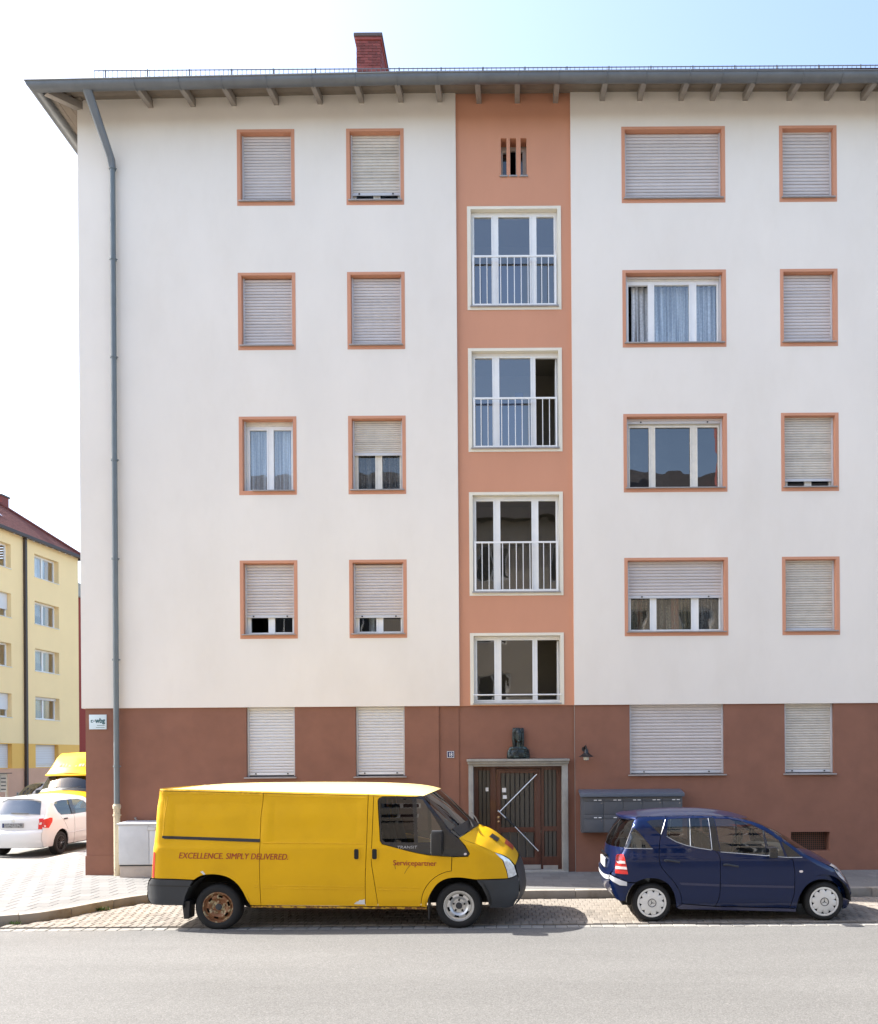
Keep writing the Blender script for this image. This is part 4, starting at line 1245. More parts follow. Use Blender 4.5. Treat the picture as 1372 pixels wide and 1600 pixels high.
for k in range(4):                                            # fingers of the resting hand
    E(-0.045 + 0.004 * k, -0.118, 0.105 - 0.026 * k, 0.062 - 0.006 * k, 0.014, 0.0115, RYm(-22 + 5 * k))
E(-0.010, -0.112, 0.135, 0.034, 0.015, 0.013, RYm(-50))       # thumb
for k in range(5):                                            # folds of the sleeve
    E(0.155, -0.06, 0.02 + 0.03 * k, 0.055, 0.016, 0.008, RYm(14))
tmp = bpy.data.meshes.new('figure')
b.to_mesh(tmp)
b.free()
to = bpy.data.objects.new('figure', tmp)
COL.objects.link(to)
md = to.modifiers.new('fuse', 'REMESH')
md.mode = 'VOXEL'
md.voxel_size = 0.0062
md2 = to.modifiers.new('soften', 'SMOOTH')
md2.iterations = 1
dg = bpy.context.evaluated_depsgraph_get()
dg.update()
fig = bpy.data.meshes.new_from_object(to.evaluated_get(dg))
bpy.data.objects.remove(to)
for v in fig.vertices:
    v.co.z = bz + (v.co.z - bz) * 1.27
    v.co.x = bx + (v.co.x - bx) * 1.10
fig.materials.clear()
fig.materials.append(M['bronze'])
fig.shade_smooth()
bust = bpy.data.objects.new('bronze_bust', fig)
COL.objects.link(bust)
tag(bust, 'dark bronze half figure with long hair on the ledge over the entrance', 'sculpture')

# weeds in the kerb joint
def weed(name, x, y, z, n, size, label, seed):
    r = random.Random(seed)
    mb = MB()
    for k in range(n):
        a, t = r.uniform(0, 2 * pi), r.uniform(0.3, 1.1)
        l, w = size * r.uniform(0.5, 1), size * r.uniform(0.08, 0.16)
        ox, oy = r.gauss(0, size * 0.9), r.gauss(0, size * 0.25)
        d = Vector((cos(a) * sin(t), sin(a) * sin(t), cos(t)))
        s_ = Vector((-sin(a), cos(a), 0)) * w
        b0 = Vector((x + ox, y + oy, z))
        mb.add([b0, b0 + d * l * 0.5 + s_, b0 + d * l, b0 + d * l * 0.5 - s_], [(0, 1, 2, 3)])
    o = mb.build(name, M['leaf'], None, weld=False)
    return tag(o, label, 'weed')
weed('weed', -6.58, 13.10, 0.0, 60, 0.09, 'tuft of green weed at the curved kerb nearer the yellow van', 1)
weed('weed', -7.28, 12.04, 0.0, 40, 0.07, 'small weed at the foot of the kerb stone farther left of the van', 2)
# ------------------------------------------------------------------ vehicles
def interp(x, tab):
    if x <= tab[0][0]: return tab[0][1]
    for (a, va), (b, vb) in zip(tab, tab[1:]):
        if x <= b:
            t = (x - a) / (b - a)
            t = t * t * (3 - 2 * t) * 0.5 + t * 0.5
            return va + (vb - va) * t
    return tab[-1][1]

def seg_dist(px, pz, a, b):
    dx, dz = b[0] - a[0], b[1] - a[1]
    L = dx * dx + dz * dz
    t = 0 if L == 0 else max(0, min(1, ((px - a[0]) * dx + (pz - a[1]) * dz) / L))
    return math.hypot(px - a[0] - t * dx, pz - a[1] - t * dz)

def dense(poly, step, closed=True):
    out = []
    n = len(poly)
    for i in range(n if closed else n - 1):
        a, b = poly[i], poly[(i + 1) % n]
        k = max(1, int(math.ceil(math.hypot(b[0] - a[0], b[1] - a[1]) / step)))
        for q in range(k):
            out.append((a[0] + (b[0] - a[0]) * q / k, a[1] + (b[1] - a[1]) * q / k))
    if not closed: out.append(tuple(poly[-1]))
    return out

def area(p):
    return sum(p[i][0] * p[(i + 1) % len(p)][1] - p[(i + 1) % len(p)][0] * p[i][1] for i in range(len(p))) / 2

def inset_poly(p, d):
    s = 1 if area(p) > 0 else -1
    n = len(p)
    out = []
    for i in range(n):
        a, b, c = p[i - 1], p[i], p[(i + 1) % n]
        e1 = (b[0] - a[0], b[1] - a[1]); e2 = (c[0] - b[0], c[1] - b[1])
        l1, l2 = math.hypot(*e1) or 1e-9, math.hypot(*e2) or 1e-9
        n1 = (-e1[1] / l1 * s, e1[0] / l1 * s); n2 = (-e2[1] / l2 * s, e2[0] / l2 * s)
        bx_, bz_ = n1[0] + n2[0], n1[1] + n2[1]
        q = max(0.35, (bx_ * bx_ + bz_ * bz_) / 2)
        out.append((b[0] + bx_ * d / q, b[1] + bz_ * d / q))
    return out

class Body:
    """A car body: half(x,z) gives its half width, crest = outline where the side rolls over into roof, bonnet and tail."""
    def __init__(s, root, cx, cy, half, r=0.035, dpx=None, step=0.035):
        s.root, s.cx, s.cy, s.half, s.r, s.step = root, cx, cy, half, r, step
        s.D = dpx
        s.crest = []
    # tracing: a point of the photograph's side view -> (x, z) on the near flank / on the centre plane
    def P(s, u, v):
        Y = s.D
        for _ in range(4):
            X = ((u - CU) - ROLL * (v - CV)) * Y / F
            Z = HC - ((v - CV) + ROLL * (u - CU)) * Y / F
            Y = s.cy - s.half(X, Z)
        return (X, Z)
    def PC(s, u, v):
        Y = s.cy
        return (((u - CU) - ROLL * (v - CV)) * Y / F, HC - ((v - CV) + ROLL * (u - CU)) * Y / F)
    def side(s, pts): return [s.P(*p) for p in pts]
    def mid(s, pts): return [s.PC(*p) for p in pts]
    def S(s, x, z):
        h = s.half(x, z)
        if s.crest and s.r > 0:
            d = min(seg_dist(x, z, a, b) for a, b in zip(s.crest, s.crest[1:]))
            if d < s.r:
                h -= s.r - sqrt(max(0, s.r * s.r - (s.r - d) ** 2))
        return h
    def patch(s, name, poly, m, parent=None, off=0.0, inset=0.0042, lip=0.02, holes=(), sides=(-1, 1), step=None, label=None, flat=False):
        st = step or s.step
        out = dense(inset_poly(poly, inset) if inset else poly, st)
        hs = [dense(h, st) for h in holes]
        pts = list(out)
        edges = [(i, (i + 1) % len(out)) for i in range(len(out))]
        for h in hs:
            b0 = len(pts)
            pts += h
            edges += [(b0 + i, b0 + (i + 1) % len(h)) for i in range(len(h))]
        nb = len(pts)
        xs, zs = [p[0] for p in out], [p[1] for p in out]
        loops = [out] + hs
        segs = [(l[i], l[(i + 1) % len(l)]) for l in loops for i in range(len(l))]
        x = min(xs) + st * 0.5
        r_ = 0
        while x < max(xs):
            z = min(zs) + st * (0.5 if r_ % 2 else 0.25)
            near = [sg for sg in segs if min(sg[0][0], sg[1][0]) - st < x < max(sg[0][0], sg[1][0]) + st]
            while z < max(zs):
                if inside(out, x, z) and not any(inside(h, x, z) for h in hs):
                    if all(seg_dist(x, z, a, b) > st * 0.55 for a, b in near if min(a[1], b[1]) - st < z < max(a[1], b[1]) + st):
                        pts.append((x, z))
                z += st
            x += st
            r_ += 1
        vs, es, fs, ov, oe, of = delaunay_2d_cdt([Vector(p) for p in pts], edges, [], 0, 1e-6)
        tris = []
        for f in fs:
            cx = sum(vs[i].x for i in f) / 3; cz = sum(vs[i].y for i in f) / 3
            if inside(out, cx, cz) and not any(inside(h, cx, cz) for h in hs):
                tris.append(tuple(f))
        objs = []
        hgt = [s.S(v.x, v.y) + off for v in vs]
        cnt = {}
        for f in tris:
            for i in range(3):
                e = (f[i], f[(i + 1) % 3])
                cnt[e] = cnt.get(e, 0) + 1
        rim = [e for e in cnt if (e[1], e[0]) not in cnt] if lip else []
        for sd in sides:
            mb = MB()
            V = [(v.x, s.cy + sd * h, v.y) for v, h in zip(vs, hgt)]
            Fc = [f if sd < 0 else f[::-1] for f in tris]
            mb.add(V, Fc)
            if rim:
                base = len(mb.v)
                idx = {}
                for e in rim:
                    for i in e:
                        if i not in idx:
                            idx[i] = len(mb.v)
                            mb.v.append((vs[i].x, s.cy + sd * (hgt[i] - lip), vs[i].y))
                for a, b in rim:
                    q = (b, a, idx[a], idx[b])
                    mb.f.append(q if sd < 0 else q[::-1])
            me = mb.mesh(name, m, smooth=True, angle=38, weld=False)
            b = bmesh.new(); b.from_mesh(me)
            lo = [v for v in b.verts if not v.link_faces]
            bmesh.ops.delete(b, geom=lo, context='VERTS')
            b.to_mesh(me); b.free()
            if not flat:
                me.shade_smooth(); me.set_sharp_from_angle(angle=radians(38))
            o = bpy.data.objects.new(name, me)
            if label: o['label'] = label
            link(o, parent or s.root)
            objs.append(o)
        return objs
    def strip(s, name, edge, mid, m, parent=None, power=2.2, n=13, rows=24, off=0.0, smooth_pts=True, zpow=None, span=(-1, 1), part=(0, 1)):
        """Skin across the car between the flanks' edge line and the centre line; cut = (from, to) share of the half width."""
        def rs(p):
            P_ = [Vector(q) for q in p]
            if smooth_pts and len(P_) > 2: P_ = catmull(P_, 6)
            L = [0]
            for a, b in zip(P_, P_[1:]): L.append(L[-1] + (b - a).length)
            out = []
            for k in range(rows + 1):
                t = L[-1] * k / rows
                i = max(j for j in range(len(L)) if L[j] <= t + 1e-9)
                i = min(i, len(P_) - 2)
                d = (t - L[i]) / max(1e-9, L[i + 1] - L[i])
                out.append(P_[i].lerp(P_[i + 1], d))
            return out
        e, c = rs(edge), rs(mid)
        qs = [span[0] + (span[1] - span[0]) * k / (2 * n) for k in range(2 * n + 1)]
        e, c = e[int(part[0] * rows):int(part[1] * rows) + 1], c[int(part[0] * rows):int(part[1] * rows) + 1]
        grid = []
        for a, b in zip(e, c):
            w = s.S(a.x, a.y)
            row = []
            for q in qs:
                k = 1 - abs(q) ** power
                kz = 1 - abs(q) ** (zpow or power)
                row.append((a.x + (b.x - a.x) * k, s.cy + q * (w + 0.0), a.y + (b.y - a.y) * kz))
            grid.append(row)
        mb = MB().grid(grid)
        me = mb.mesh(name, m, smooth=True, angle=60, weld=False)
        P_ = me.polygons
        ref = sum((p.center for p in P_), Vector()) / len(P_)
        xs_ = [q[0] for q in s.crest] or [0]
        inner = Vector(((min(xs_) + max(xs_)) / 2, s.cy, 0.7))
        if sum((p.normal * p.area for p in P_), Vector()).dot(ref - inner) < 0:
            me.flip_normals()
        o = bpy.data.objects.new(name, me)
        if off:
            for v in o.data.vertices:
                v.co = v.co + v.normal * off
        link(o, parent or s.root)
        return o
    def bead(s, name, pts, r, m, parent=None, off=0.0, sides=(-1, 1), n=6):
        objs = []
        P_ = dense(pts, 0.06, False)
        for sd in sides:
            mb = MB().tube([(x, s.cy + sd * (s.S(x, z) + off), z) for x, z in P_], r, n)
            objs.append(mb.build(name, m, parent or s.root, smooth=True, weld=False))
        return objs
    def text(s, name, body, x0, z0, size, m, parent, width, shear=0, bold=0, off=0.003, slope=0.0, heavy=1):
        vs, fs, w = text_tris(body, size, shear, bold)
        k = width / w
        mb = MB()
        for q in range(int(heavy)):      # heavier strokes: the same letters set again a few millimetres along
            V = []
            for a, b in vs:
                x, z = x0 + a * k + q * 0.004, z0 + b + slope * a * k
                V.append((x, s.cy - s.S(x, z) - off - q * 0.0006, z))
            mb.add(V, fs)
        return mb.build(name, m, parent, weld=False)

def wheel(parent, x, y, z, R, w, sd, style, rim_m, Rr):
    """Tyre as the part, rim and its pieces as sub-parts; sd = -1 faces -y."""
    f = lambda a: a * sd
    sh = w / 2
    prof = [(Rr, sh - 0.012), (Rr + 0.012, sh), (Rr + 0.55 * (R - Rr), sh + 0.006), (R - 0.018, sh - 0.008), (R - 0.003, sh - 0.028), (R, sh - 0.05), (R, -sh + 0.05), (R - 0.018, -sh + 0.008), (Rr + 0.01, -sh)]
    t = MB().lathe([(r, y_ * sd) for r, y_ in prof], (x, y, z), 'y', 48).build('wheel', M['rubber'], parent, smooth=True, angle=50)
    rw = lambda name, pr, m, n=36: MB().lathe([(r, a * sd) for r, a in pr], (x, y, z), 'y', n).build(name, m, t, smooth=True, angle=40)
    rw('wheel_well', [(Rr + 0.004, sh - 0.02), (Rr + 0.004, -sh + 0.02), (0.0, -sh + 0.03)], M['dark_hole'])
    if style == 'steel':
        rw('rim', [(Rr + 0.006, sh - 0.016), (Rr + 0.008, sh - 0.004), (Rr - 0.002, sh - 0.002), (Rr - 0.008, sh - 0.012), (Rr - 0.012, sh - 0.045), (Rr - 0.030, sh - 0.050)], rim_m)
        # dished disc with a ring of slots
        disc = MB()
        n = 60
        pr = [(Rr - 0.030, sh - 0.050), (Rr * 0.80, sh - 0.030), (Rr * 0.66, sh - 0.022), (Rr * 0.52, sh - 0.038), (Rr * 0.46, sh - 0.055), (Rr * 0.30, sh - 0.056), (Rr * 0.27, sh - 0.040), (0.0, sh - 0.040)]
        base = len(disc.v)
        for r, a in pr:
            for k in range(n):
                tt = 2 * pi * k / n
                disc.v.append((x + r * cos(tt), y + a * sd, z + r * sin(tt)))
        for i in range(len(pr) - 1):
            for k in range(n):
                if i == 1 and k % 10 in (1, 2, 3, 4): continue     # the slots
                q = (k + 1) % n
                disc.f.append((base + i * n + k, base + i * n + q, base + (i + 1) * n + q, base + (i + 1) * n + k))
        disc.build('wheel_disc', rim_m, t, smooth=True, angle=40)
        nuts = MB()
        for k in range(5):
            tt = 2 * pi * k / 5 + 0.3
            nuts.lathe([(0.0, (sh - 0.028) * sd), (0.013, (sh - 0.030) * sd), (0.014, (sh - 0.056) * sd)], (x + Rr * 0.385 * cos(tt), y, z + Rr * 0.385 * sin(tt)), 'y', 6)
        nuts.build('wheel_nuts', M['dark_hole'] if rim_m is M['steel_rim'] else rim_m, t, weld=False, kind='stuff')
        rw('hub_cap', [(0.0, sh - 0.026), (Rr * 0.20, sh - 0.028), (Rr * 0.23, sh - 0.040)], M['plastic_dark'], 20)
    elif style == 'scallop':
        rw('rim', [(Rr + 0.010, sh - 0.012), (Rr + 0.010, sh - 0.002), (Rr - 0.004, sh + 0.002), (Rr - 0.018, sh - 0.004), (Rr - 0.022, sh - 0.014)], rim_m)
        n, lobes = 120, 10
        rows = []
        for fr, a in ((1.0, sh - 0.010), (0.97, sh + 0.001), (0.72, sh + 0.010), (0.45, sh + 0.014), (0.30, sh + 0.014), (0.285, sh + 0.008), (0.0, sh + 0.008)):
            row = []
            for k in range(n + 1):
                tt = 2 * pi * k / n + pi / 2
                g_ = abs(cos(lobes / 2 * (tt + 0.15)))
                rr = (Rr - 0.020) * (0.80 + 0.20 * min(1.0, g_ * 1.5)) if fr > 0.9 else (Rr - 0.020)
                row.append((x + rr * fr * cos(tt), y + a * sd, z + rr * fr * sin(tt)))
            rows.append(row)
        MB().grid(rows).build('wheel_cover', rim_m, t, smooth=True, angle=35)
        # centre ring with a three-pointed star
        rw('centre_ring', [(Rr * 0.305, sh + 0.0135), (Rr * 0.305, sh + 0.020), (Rr * 0.265, sh + 0.020), (Rr * 0.265, sh + 0.0085)], M['plastic_dark'], 30)
        st = MB()
        for k in range(3):
            tt = pi / 2 + 2 * pi * k / 3 + (0.0 if x > 3 else 0.35)
            a_, b_ = Rr * 0.255, Rr * 0.035
            c_, s_ = cos(tt), sin(tt)
            yy = y + (sh + 0.0105) * sd
            st.add([(x - s_ * b_, yy, z + c_ * b_), (x + a_ * c_, yy, z + a_ * s_), (x + s_ * b_, yy, z - c_ * b_), (x - c_ * b_ * 0.6, yy, z - s_ * b_ * 0.6)], [(0, 1, 2, 3)])
        st.build('star_emblem', M['plastic_dark'], t, weld=False)
    else:   # dark multi-spoke cover
        rw('rim', [(Rr + 0.008, sh - 0.012), (Rr + 0.008, sh - 0.002), (Rr - 0.010, sh), (Rr - 0.02, sh - 0.02)], rim_m)
        sp = MB()
        for k in range(9):
            tt = 2 * pi * k / 9
            for dt in (-0.16, 0.16):
                a_, b_ = tt + dt * 0.5, tt + dt
                p0, p1 = (x + 0.05 * cos(a_), y + (sh - 0.005) * sd, z + 0.05 * sin(a_)), (x + (Rr - 0.015) * cos(b_), y + (sh - 0.01) * sd, z + (Rr - 0.015) * sin(b_))
                sp.tube([p0, p1], 0.011, 5)
        sp.build('spokes', rim_m, t, weld=False, kind='stuff')
        rw('hub_cap', [(0.0, sh + 0.004), (0.05, sh), (0.06, sh - 0.02)], rim_m, 18)
        rw('hub_badge', [(0.0, sh + 0.0065), (0.018, sh + 0.006), (0.02, sh + 0.002)], M['chrome'], 12)
    return t

def seat_part(parent, x, y, z, w=0.5, name='seat', h=0.62):
    mb = MB()
    mb.box(x - 0.02, x + 0.48, y - w / 2, y + w / 2, z, z + 0.16)
    mb.prism([(x - 0.02, z + 0.161), (x + 0.10, z + 0.161), (x - 0.06, z + 0.16 + h), (x - 0.17, z + 0.16 + h)], y - w / 2, y + w / 2, 'y')
    mb.prism([(x - 0.155, z + 0.19 + h), (x - 0.07, z + 0.19 + h), (x - 0.09, z + 0.38 + h), (x - 0.165, z + 0.38 + h)], y - w * 0.27, y + w * 0.27, 'y')
    return mb.build(name, M['seat'], parent, bevel=0.03)

def steering(parent, x, y, z):
    mb = MB()
    n = 24
    c = Vector((x, y, z))
    ax, ay = Vector((0, 1, 0)), Vector((0.35, 0, 0.94))
    mb.tube([c + ax * 0.185 * cos(2 * pi * k / n) + ay * 0.185 * sin(2 * pi * k / n) for k in range(n + 1)], 0.014, 6)
    mb.tube([c - ax * 0.18, c + ax * 0.18], 0.016, 5)
    mb.tube([c, c + Vector((0.3, 0, -0.12))], 0.03, 6)
    return mb.build('steering_wheel', M['plastic_black'], parent, smooth=True)

def sm(pts, n=4):
    return [tuple(p) for p in catmull(pts, n)]

# ================================================================== the yellow van
VD = 11.50
van_root = empty('delivery_van', (-2.5, VD + 0.985, 0), 'yellow panel van lettered EXCELLENCE. SIMPLY DELIVERED. with a rusty rear wheel', 'van')
VTAB = [(0.20, 0.930), (0.42, 0.970), (0.75, 0.985), (1.14, 0.985), (1.185, 0.970), (1.50, 0.935), (1.88, 0.868)]
from mathutils import noise as mnoise
def ramp(v, a, b, w):     # 1 between a and b, easing out over w
    t = max(0.0, min(1.0, min(v - a, b - v) / w))
    return t * t * (3 - 2 * t)
def van_half(x, z):
    h = interp(z, VTAB)
    h -= 0.008 * ramp(x, -4.80, -3.50, 0.05) * ramp(z, 1.215, 1.80, 0.05)     # pressed fields in the flank
    h -= 0.007 * ramp(x, -3.42, -2.14, 0.05) * ramp(z, 1.20, 1.80, 0.05)
    if -4.9 < x < -2.1:
        h += ramp(x, -4.9, -2.1, 0.2) * (0.004 * mnoise.noise(Vector((x * 1.9, 3.1, z * 2.4))) + 0.0025 * mnoise.noise(Vector((x * 4.7, 8.2, z * 5.1))))   # dents
    if x > -0.75:
        h *= 1 - 0.36 * min(1.3, (x + 0.75) / 0.88) ** 2.4
    if x < -4.9:
        h *= 1 - 0.07 * min(1.2, (-4.9 - x) / 0.2) ** 2
    return h
vb = Body(van_root, 0, VD + 0.985, van_half, 0.035, VD)
roof_e = [(248.5, 1232.5), (330, 1234.5), (412, 1236.8), (520, 1239.6), (575.5, 1240.9), (600, 1241.6), (640, 1242.9), (661, 1243.6)]
screen_e = [(661, 1243.6), (680, 1267), (704, 1298), (717, 1310)]
hood_e = [(717, 1310), (745, 1319.5), (772, 1331.5), (785, 1335.5), (796, 1342), (805, 1352)]
nose_e = [(805, 1352), (809, 1367), (812, 1380), (811, 1400), (802, 1416)]
tail_e = [(248.5, 1232.5), (245, 1260), (243, 1290), (240, 1318), (237.5, 1345), (236, 1372)]
bump_e = [(236, 1372), (231.5, 1378), (230, 1392), (231, 1405), (236, 1413)]
vb.crest = vb.side(bump_e[::-1] + tail_e[::-1][1:] + roof_e[1:] + screen_e[1:] + hood_e[1:] + nose_e[1:])
Y_ = M['van_yellow']
S_ = vb.side
rear_arch = sm([(391, 1414.6), (385, 1405), (378, 1391.5), (368.6, 1379.6), (354.6, 1370.5), (336, 1366.5), (318, 1367.5), (309, 1371), (303, 1375)])
slide_seam = sm([(412, 1236.8), (410.5, 1255), (408, 1275), (406.5, 1310), (405.5, 1340), (406, 1380), (407.8, 1414.7)])
slide_front = [(571, 1416.1), (570.6, 1375), (573, 1316.6), (575.5, 1240.9)]
door_rear = sm([(584, 1241.2), (582.5, 1280), (581, 1316), (580, 1344.6), (584, 1372.6), (591, 1416.4)])
arch_front = sm([(667, 1418), (669, 1405), (676, 1391), (685.6, 1379.6), (699.6, 1373), (718, 1371.4), (737, 1373.8), (744, 1374.5)])
door_front = sm([(657.6, 1416.9), (658.8, 1404), (662.4, 1392), (670, 1380), (681, 1370), (694, 1363.4), (705.4, 1361)]) + [(706, 1338.8)]
win_low = [(706, 1338.8), (690, 1338), (669, 1336.4), (650, 1332.8), (632, 1328.3), (615, 1323.6), (597, 1319), (594, 1314), (590.4, 1251.3), (592, 1247.5), (597, 1245.2), (652, 1244.6)]
vb.patch('quarter_panel', S_(tail_e[:1] + [(330, 1234.5)] + slide_seam + rear_arch + [(270, 1373.5)] + tail_e[:0:-1]), Y_)
vb.patch('sliding_door', S_([(412, 1236.8), (520, 1239.6), (575.5, 1240.9)] + slide_front[::-1][1:] + [(407.8, 1414.7)] + slide_seam[::-1][1:-1]), Y_)
vb.patch('door_pillar', S_([(575.5, 1240.9)] + door_rear + slide_front[:-1]), Y_)
vb.patch('front_door', S_([(584, 1241.2), (640, 1242.9), (655, 1243.4)] + win_low[::-1] + door_front[::-1][1:] + door_rear[::-1][:-1]), Y_)
vb.patch('sill', S_([(391, 1415), (407.8, 1415), (571, 1416.6), (591, 1416.9), (657.6, 1417.4), (667, 1418.4), (667, 1421.5), (391, 1418.5)]), M['rust'], off=-0.004, lip=0.05)
trim_poly = [(590.4, 1251.3), (592, 1247.5), (597, 1245.2), (652, 1244.2), (660.5, 1244.2), (680, 1267.5), (704, 1298.5), (717, 1311), (727, 1322.5), (733.6, 1334), (731, 1338.2)] + win_low[:9]
pane1 = [(592.8, 1252), (594.5, 1249), (598, 1247.4), (644, 1246.6), (646, 1280), (647, 1316.5), (602, 1316), (597, 1312)]
pane2 = [(651, 1247.6), (660, 1249), (676, 1273), (689, 1294), (690, 1316), (653, 1316.5)]
tr_o = vb.patch('window_surround', S_(trim_poly), M['gloss_black'], off=-0.003, holes=[S_(pane1), S_(pane2)])
vb.patch('side_window', S_(pane1), M['car_glass_dark'], off=-0.008, inset=0, lip=0)
vb.patch('quarter_light', S_(pane2), M['car_glass'], off=-0.008, inset=0, lip=0)
vb.patch('front_wing', S_([(706, 1338.8), (731, 1338.4), (733.9, 1334), (727, 1321.5), (717, 1310)] + hood_e[1:3] + [(773, 1332), (779, 1337), (786, 1345), (791.7, 1361), (794, 1372.6), (770, 1373.6)] + arch_front[::-1] + door_front), Y_)
vb.patch('headlight', S_([(773, 1332.3), (785, 1336), (796, 1342.5), (803.5, 1352), (808, 1366.8), (801, 1370.5), (794, 1372.2), (791.9, 1361), (786.2, 1344.8)]), M['lamp_clear'], off=0.002, lip=0.03)
vb.patch('front_bumper', S_([(744, 1375), (770, 1374.2), (794, 1373), (801, 1371), (808.5, 1367.3), (812, 1380), (811, 1400), (802, 1416), (795, 1418), (765, 1419), (760, 1400.6), (753, 1386.6)]), M['plastic_dark'], off=0.006, lip=0.05)
vb.patch('rear_bumper', S_([(236.5, 1373), (270, 1374), (302, 1375.6), (296, 1386), (290, 1400), (287, 1415), (240, 1413.6), (233, 1408), (230.5, 1398), (231, 1385), (233, 1377.5)]), M['plastic_dark'], off=0.010, lip=0.06)
vb.patch('bumper_step', S_([(234.5, 1381.5), (299, 1384), (298, 1386), (234, 1383.5)]), M['plastic_black'], off=0.011, inset=0, lip=0)
vb.patch('tail_light', S_([(239.8, 1331), (242.4, 1332), (241, 1371.5), (237.6, 1371)]), M['lamp_red'], off=0.004, inset=0, lip=0.02)
# skins across
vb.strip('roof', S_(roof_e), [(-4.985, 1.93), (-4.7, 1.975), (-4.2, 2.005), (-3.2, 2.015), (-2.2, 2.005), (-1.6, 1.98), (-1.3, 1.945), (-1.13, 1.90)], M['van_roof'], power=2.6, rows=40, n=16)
vb.strip('windscreen', S_(screen_e), vb.mid([(687, 1232.3), (705, 1248.5), (726, 1269), (746, 1288)]), M['car_glass'], power=2.2, n=14)
vb.strip('bonnet', S_(hood_e), vb.mid([(746, 1289), (768, 1297), (788, 1311.5), (802, 1324), (810, 1335)]), Y_, power=2.6, n=14)
vb.strip('grille', S_(nose_e), [(0.048, 0.91), (0.105, 0.78), (0.145, 0.58), (0.14, 0.42), (0.075, 0.30)], M['plastic_dark'], power=2.4, n=12, off=0.004)
vb.strip('rear_doors', S_(tail_e), [(x - 0.05, z) for x, z in S_(tail_e)], Y_, power=3)
vb.strip('rear_bumper', S_(bump_e), [(x - 0.07, z) for x, z in S_(bump_e)], M['plastic_dark'], power=3, off=0.008)
# cowl with wipers
cw_e, cw_m = S_([(703, 1296.7), (709, 1302.7), (714, 1307.5)]), vb.mid([(735, 1278.5), (741, 1284), (747, 1289)])
vb.strip('cowl', cw_e, cw_m, M['plastic_black'], power=2.2, n=12, rows=8, off=0.006, span=(-0.95, 0.95))
for y0, y1, dx in ((-0.62, -0.05, 0.0), (0.0, 0.60, 0.05)):
    p = [(-0.60 + dx, vb.cy + y0, 1.375), (-0.66 + dx, vb.cy + (y0 + y1) / 2, 1.44), (-0.74 + dx, vb.cy + y1, 1.50)]
    MB().tube(p, 0.011, 6).build('wiper', M['plastic_black'], van_root, smooth=True)
# bonnet vent and badge
hood_m = vb.mid([(746, 1289), (768, 1297), (788, 1311.5), (802, 1324), (810, 1335)])
vb.strip('bonnet_vent', S_(hood_e), hood_m, M['plastic_black'], power=2.6, n=5, off=0.010, span=(-0.62, -0.36), part=(0.34, 0.50))
vb.strip('bonnet_logo', S_(hood_e), hood_m, M['text_red'], power=2.6, n=8, off=0.005, span=(-0.42, 0.42), part=(0.66, 0.84))
vb.bead('roof_channel', S_([(249.5, 1235.5), (330, 1237.3), (412, 1239.4), (520, 1242), (600, 1243.6), (655, 1245)]), 0.004, M['liner'], off=0.0)
# pressed lines, rail, handles
bead = lambda pts, r=0.006, off=-0.002: vb.bead('pressed_line', S_(pts), r, Y_, off=off)
bead([(263, 1241), (275, 1239.5), (345, 1241), (406, 1242.5)])
bead([(254.5, 1306), (258, 1270), (262, 1245), (264, 1240.6)])
bead([(412, 1243.5), (500, 1245.5), (572, 1247)])
bead([(411, 1316.8), (500, 1317.5), (573, 1318.4)], 0.007, 0.0)
bead([(396, 1383), (405, 1383.4)], 0.006); bead([(397, 1387), (405, 1387.4)], 0.006)
bead([(410, 1383.6), (500, 1384.8), (569, 1386.2)], 0.006); bead([(410, 1388), (500, 1389), (569, 1390.2)], 0.006)
bead([(588, 1386), (657, 1387.4)], 0.006); bead([(590, 1390.4), (655, 1391.6)], 0.006)
bead([(258, 1233.8), (255, 1300)], 0.004)
bead([(398, 1377), (406, 1377.2)], 0.005)
vb.patch('slide_rail', S_([(254, 1306), (406, 1311), (406.5, 1316), (257, 1310.5), (253.6, 1309)]), M['plastic_black'], off=0.008, inset=0, lip=0.02)
for u0, u1 in ((553.5, 560.5), (581.5, 589)):
    vb.patch('door_handle', S_([(u0 - 2, 1328), (u0, 1325), (u1, 1325), (u1 + 2, 1328), (u1 + 2, 1341), (u1, 1344), (u0, 1344), (u0 - 2, 1341)]), Y_, off=0.006, inset=0, lip=0.012)
    vb.patch('handle_recess', S_([(u0, 1328), (u0 + 1.5, 1326.5), (u1 - 1.5, 1326.5), (u1, 1328), (u1, 1341), (u1 - 1.5, 1342.5), (u0 + 1.5, 1342.5), (u0, 1341)]), M['dark_hole'], off=0.0085, inset=0, lip=0)
vb.patch('paint_loss', S_([(553, 1412.6), (557, 1409), (560, 1408.6), (562, 1406), (566, 1406.6), (570, 1404.6), (570.4, 1413.2)]), M['primer'], off=0.002, inset=0, lip=0, sides=(-1,))
vb.patch('wing_repeater', S_([(724.5, 1334.5), (726, 1332.6), (728.5, 1332.6), (729.5, 1334.5), (728, 1336), (725.5, 1336)]), M['lamp_pale'], off=0.006, inset=0, lip=0.01)
vb.patch('arch_dent', S_([(313, 1362), (317, 1361), (321, 1366), (318.5, 1367.2)]), M['primer'], off=0.002, inset=0, lip=0, sides=(-1,))
vb.bead('scratch', S_([(617.5, 1348), (617, 1353), (618, 1358)]), 0.003, M['liner'], off=0.0, sides=(-1,))
vb.bead('scratch', S_([(640, 1353), (636, 1358), (632, 1365)]), 0.003, M['liner'], off=0.0, sides=(-1,))
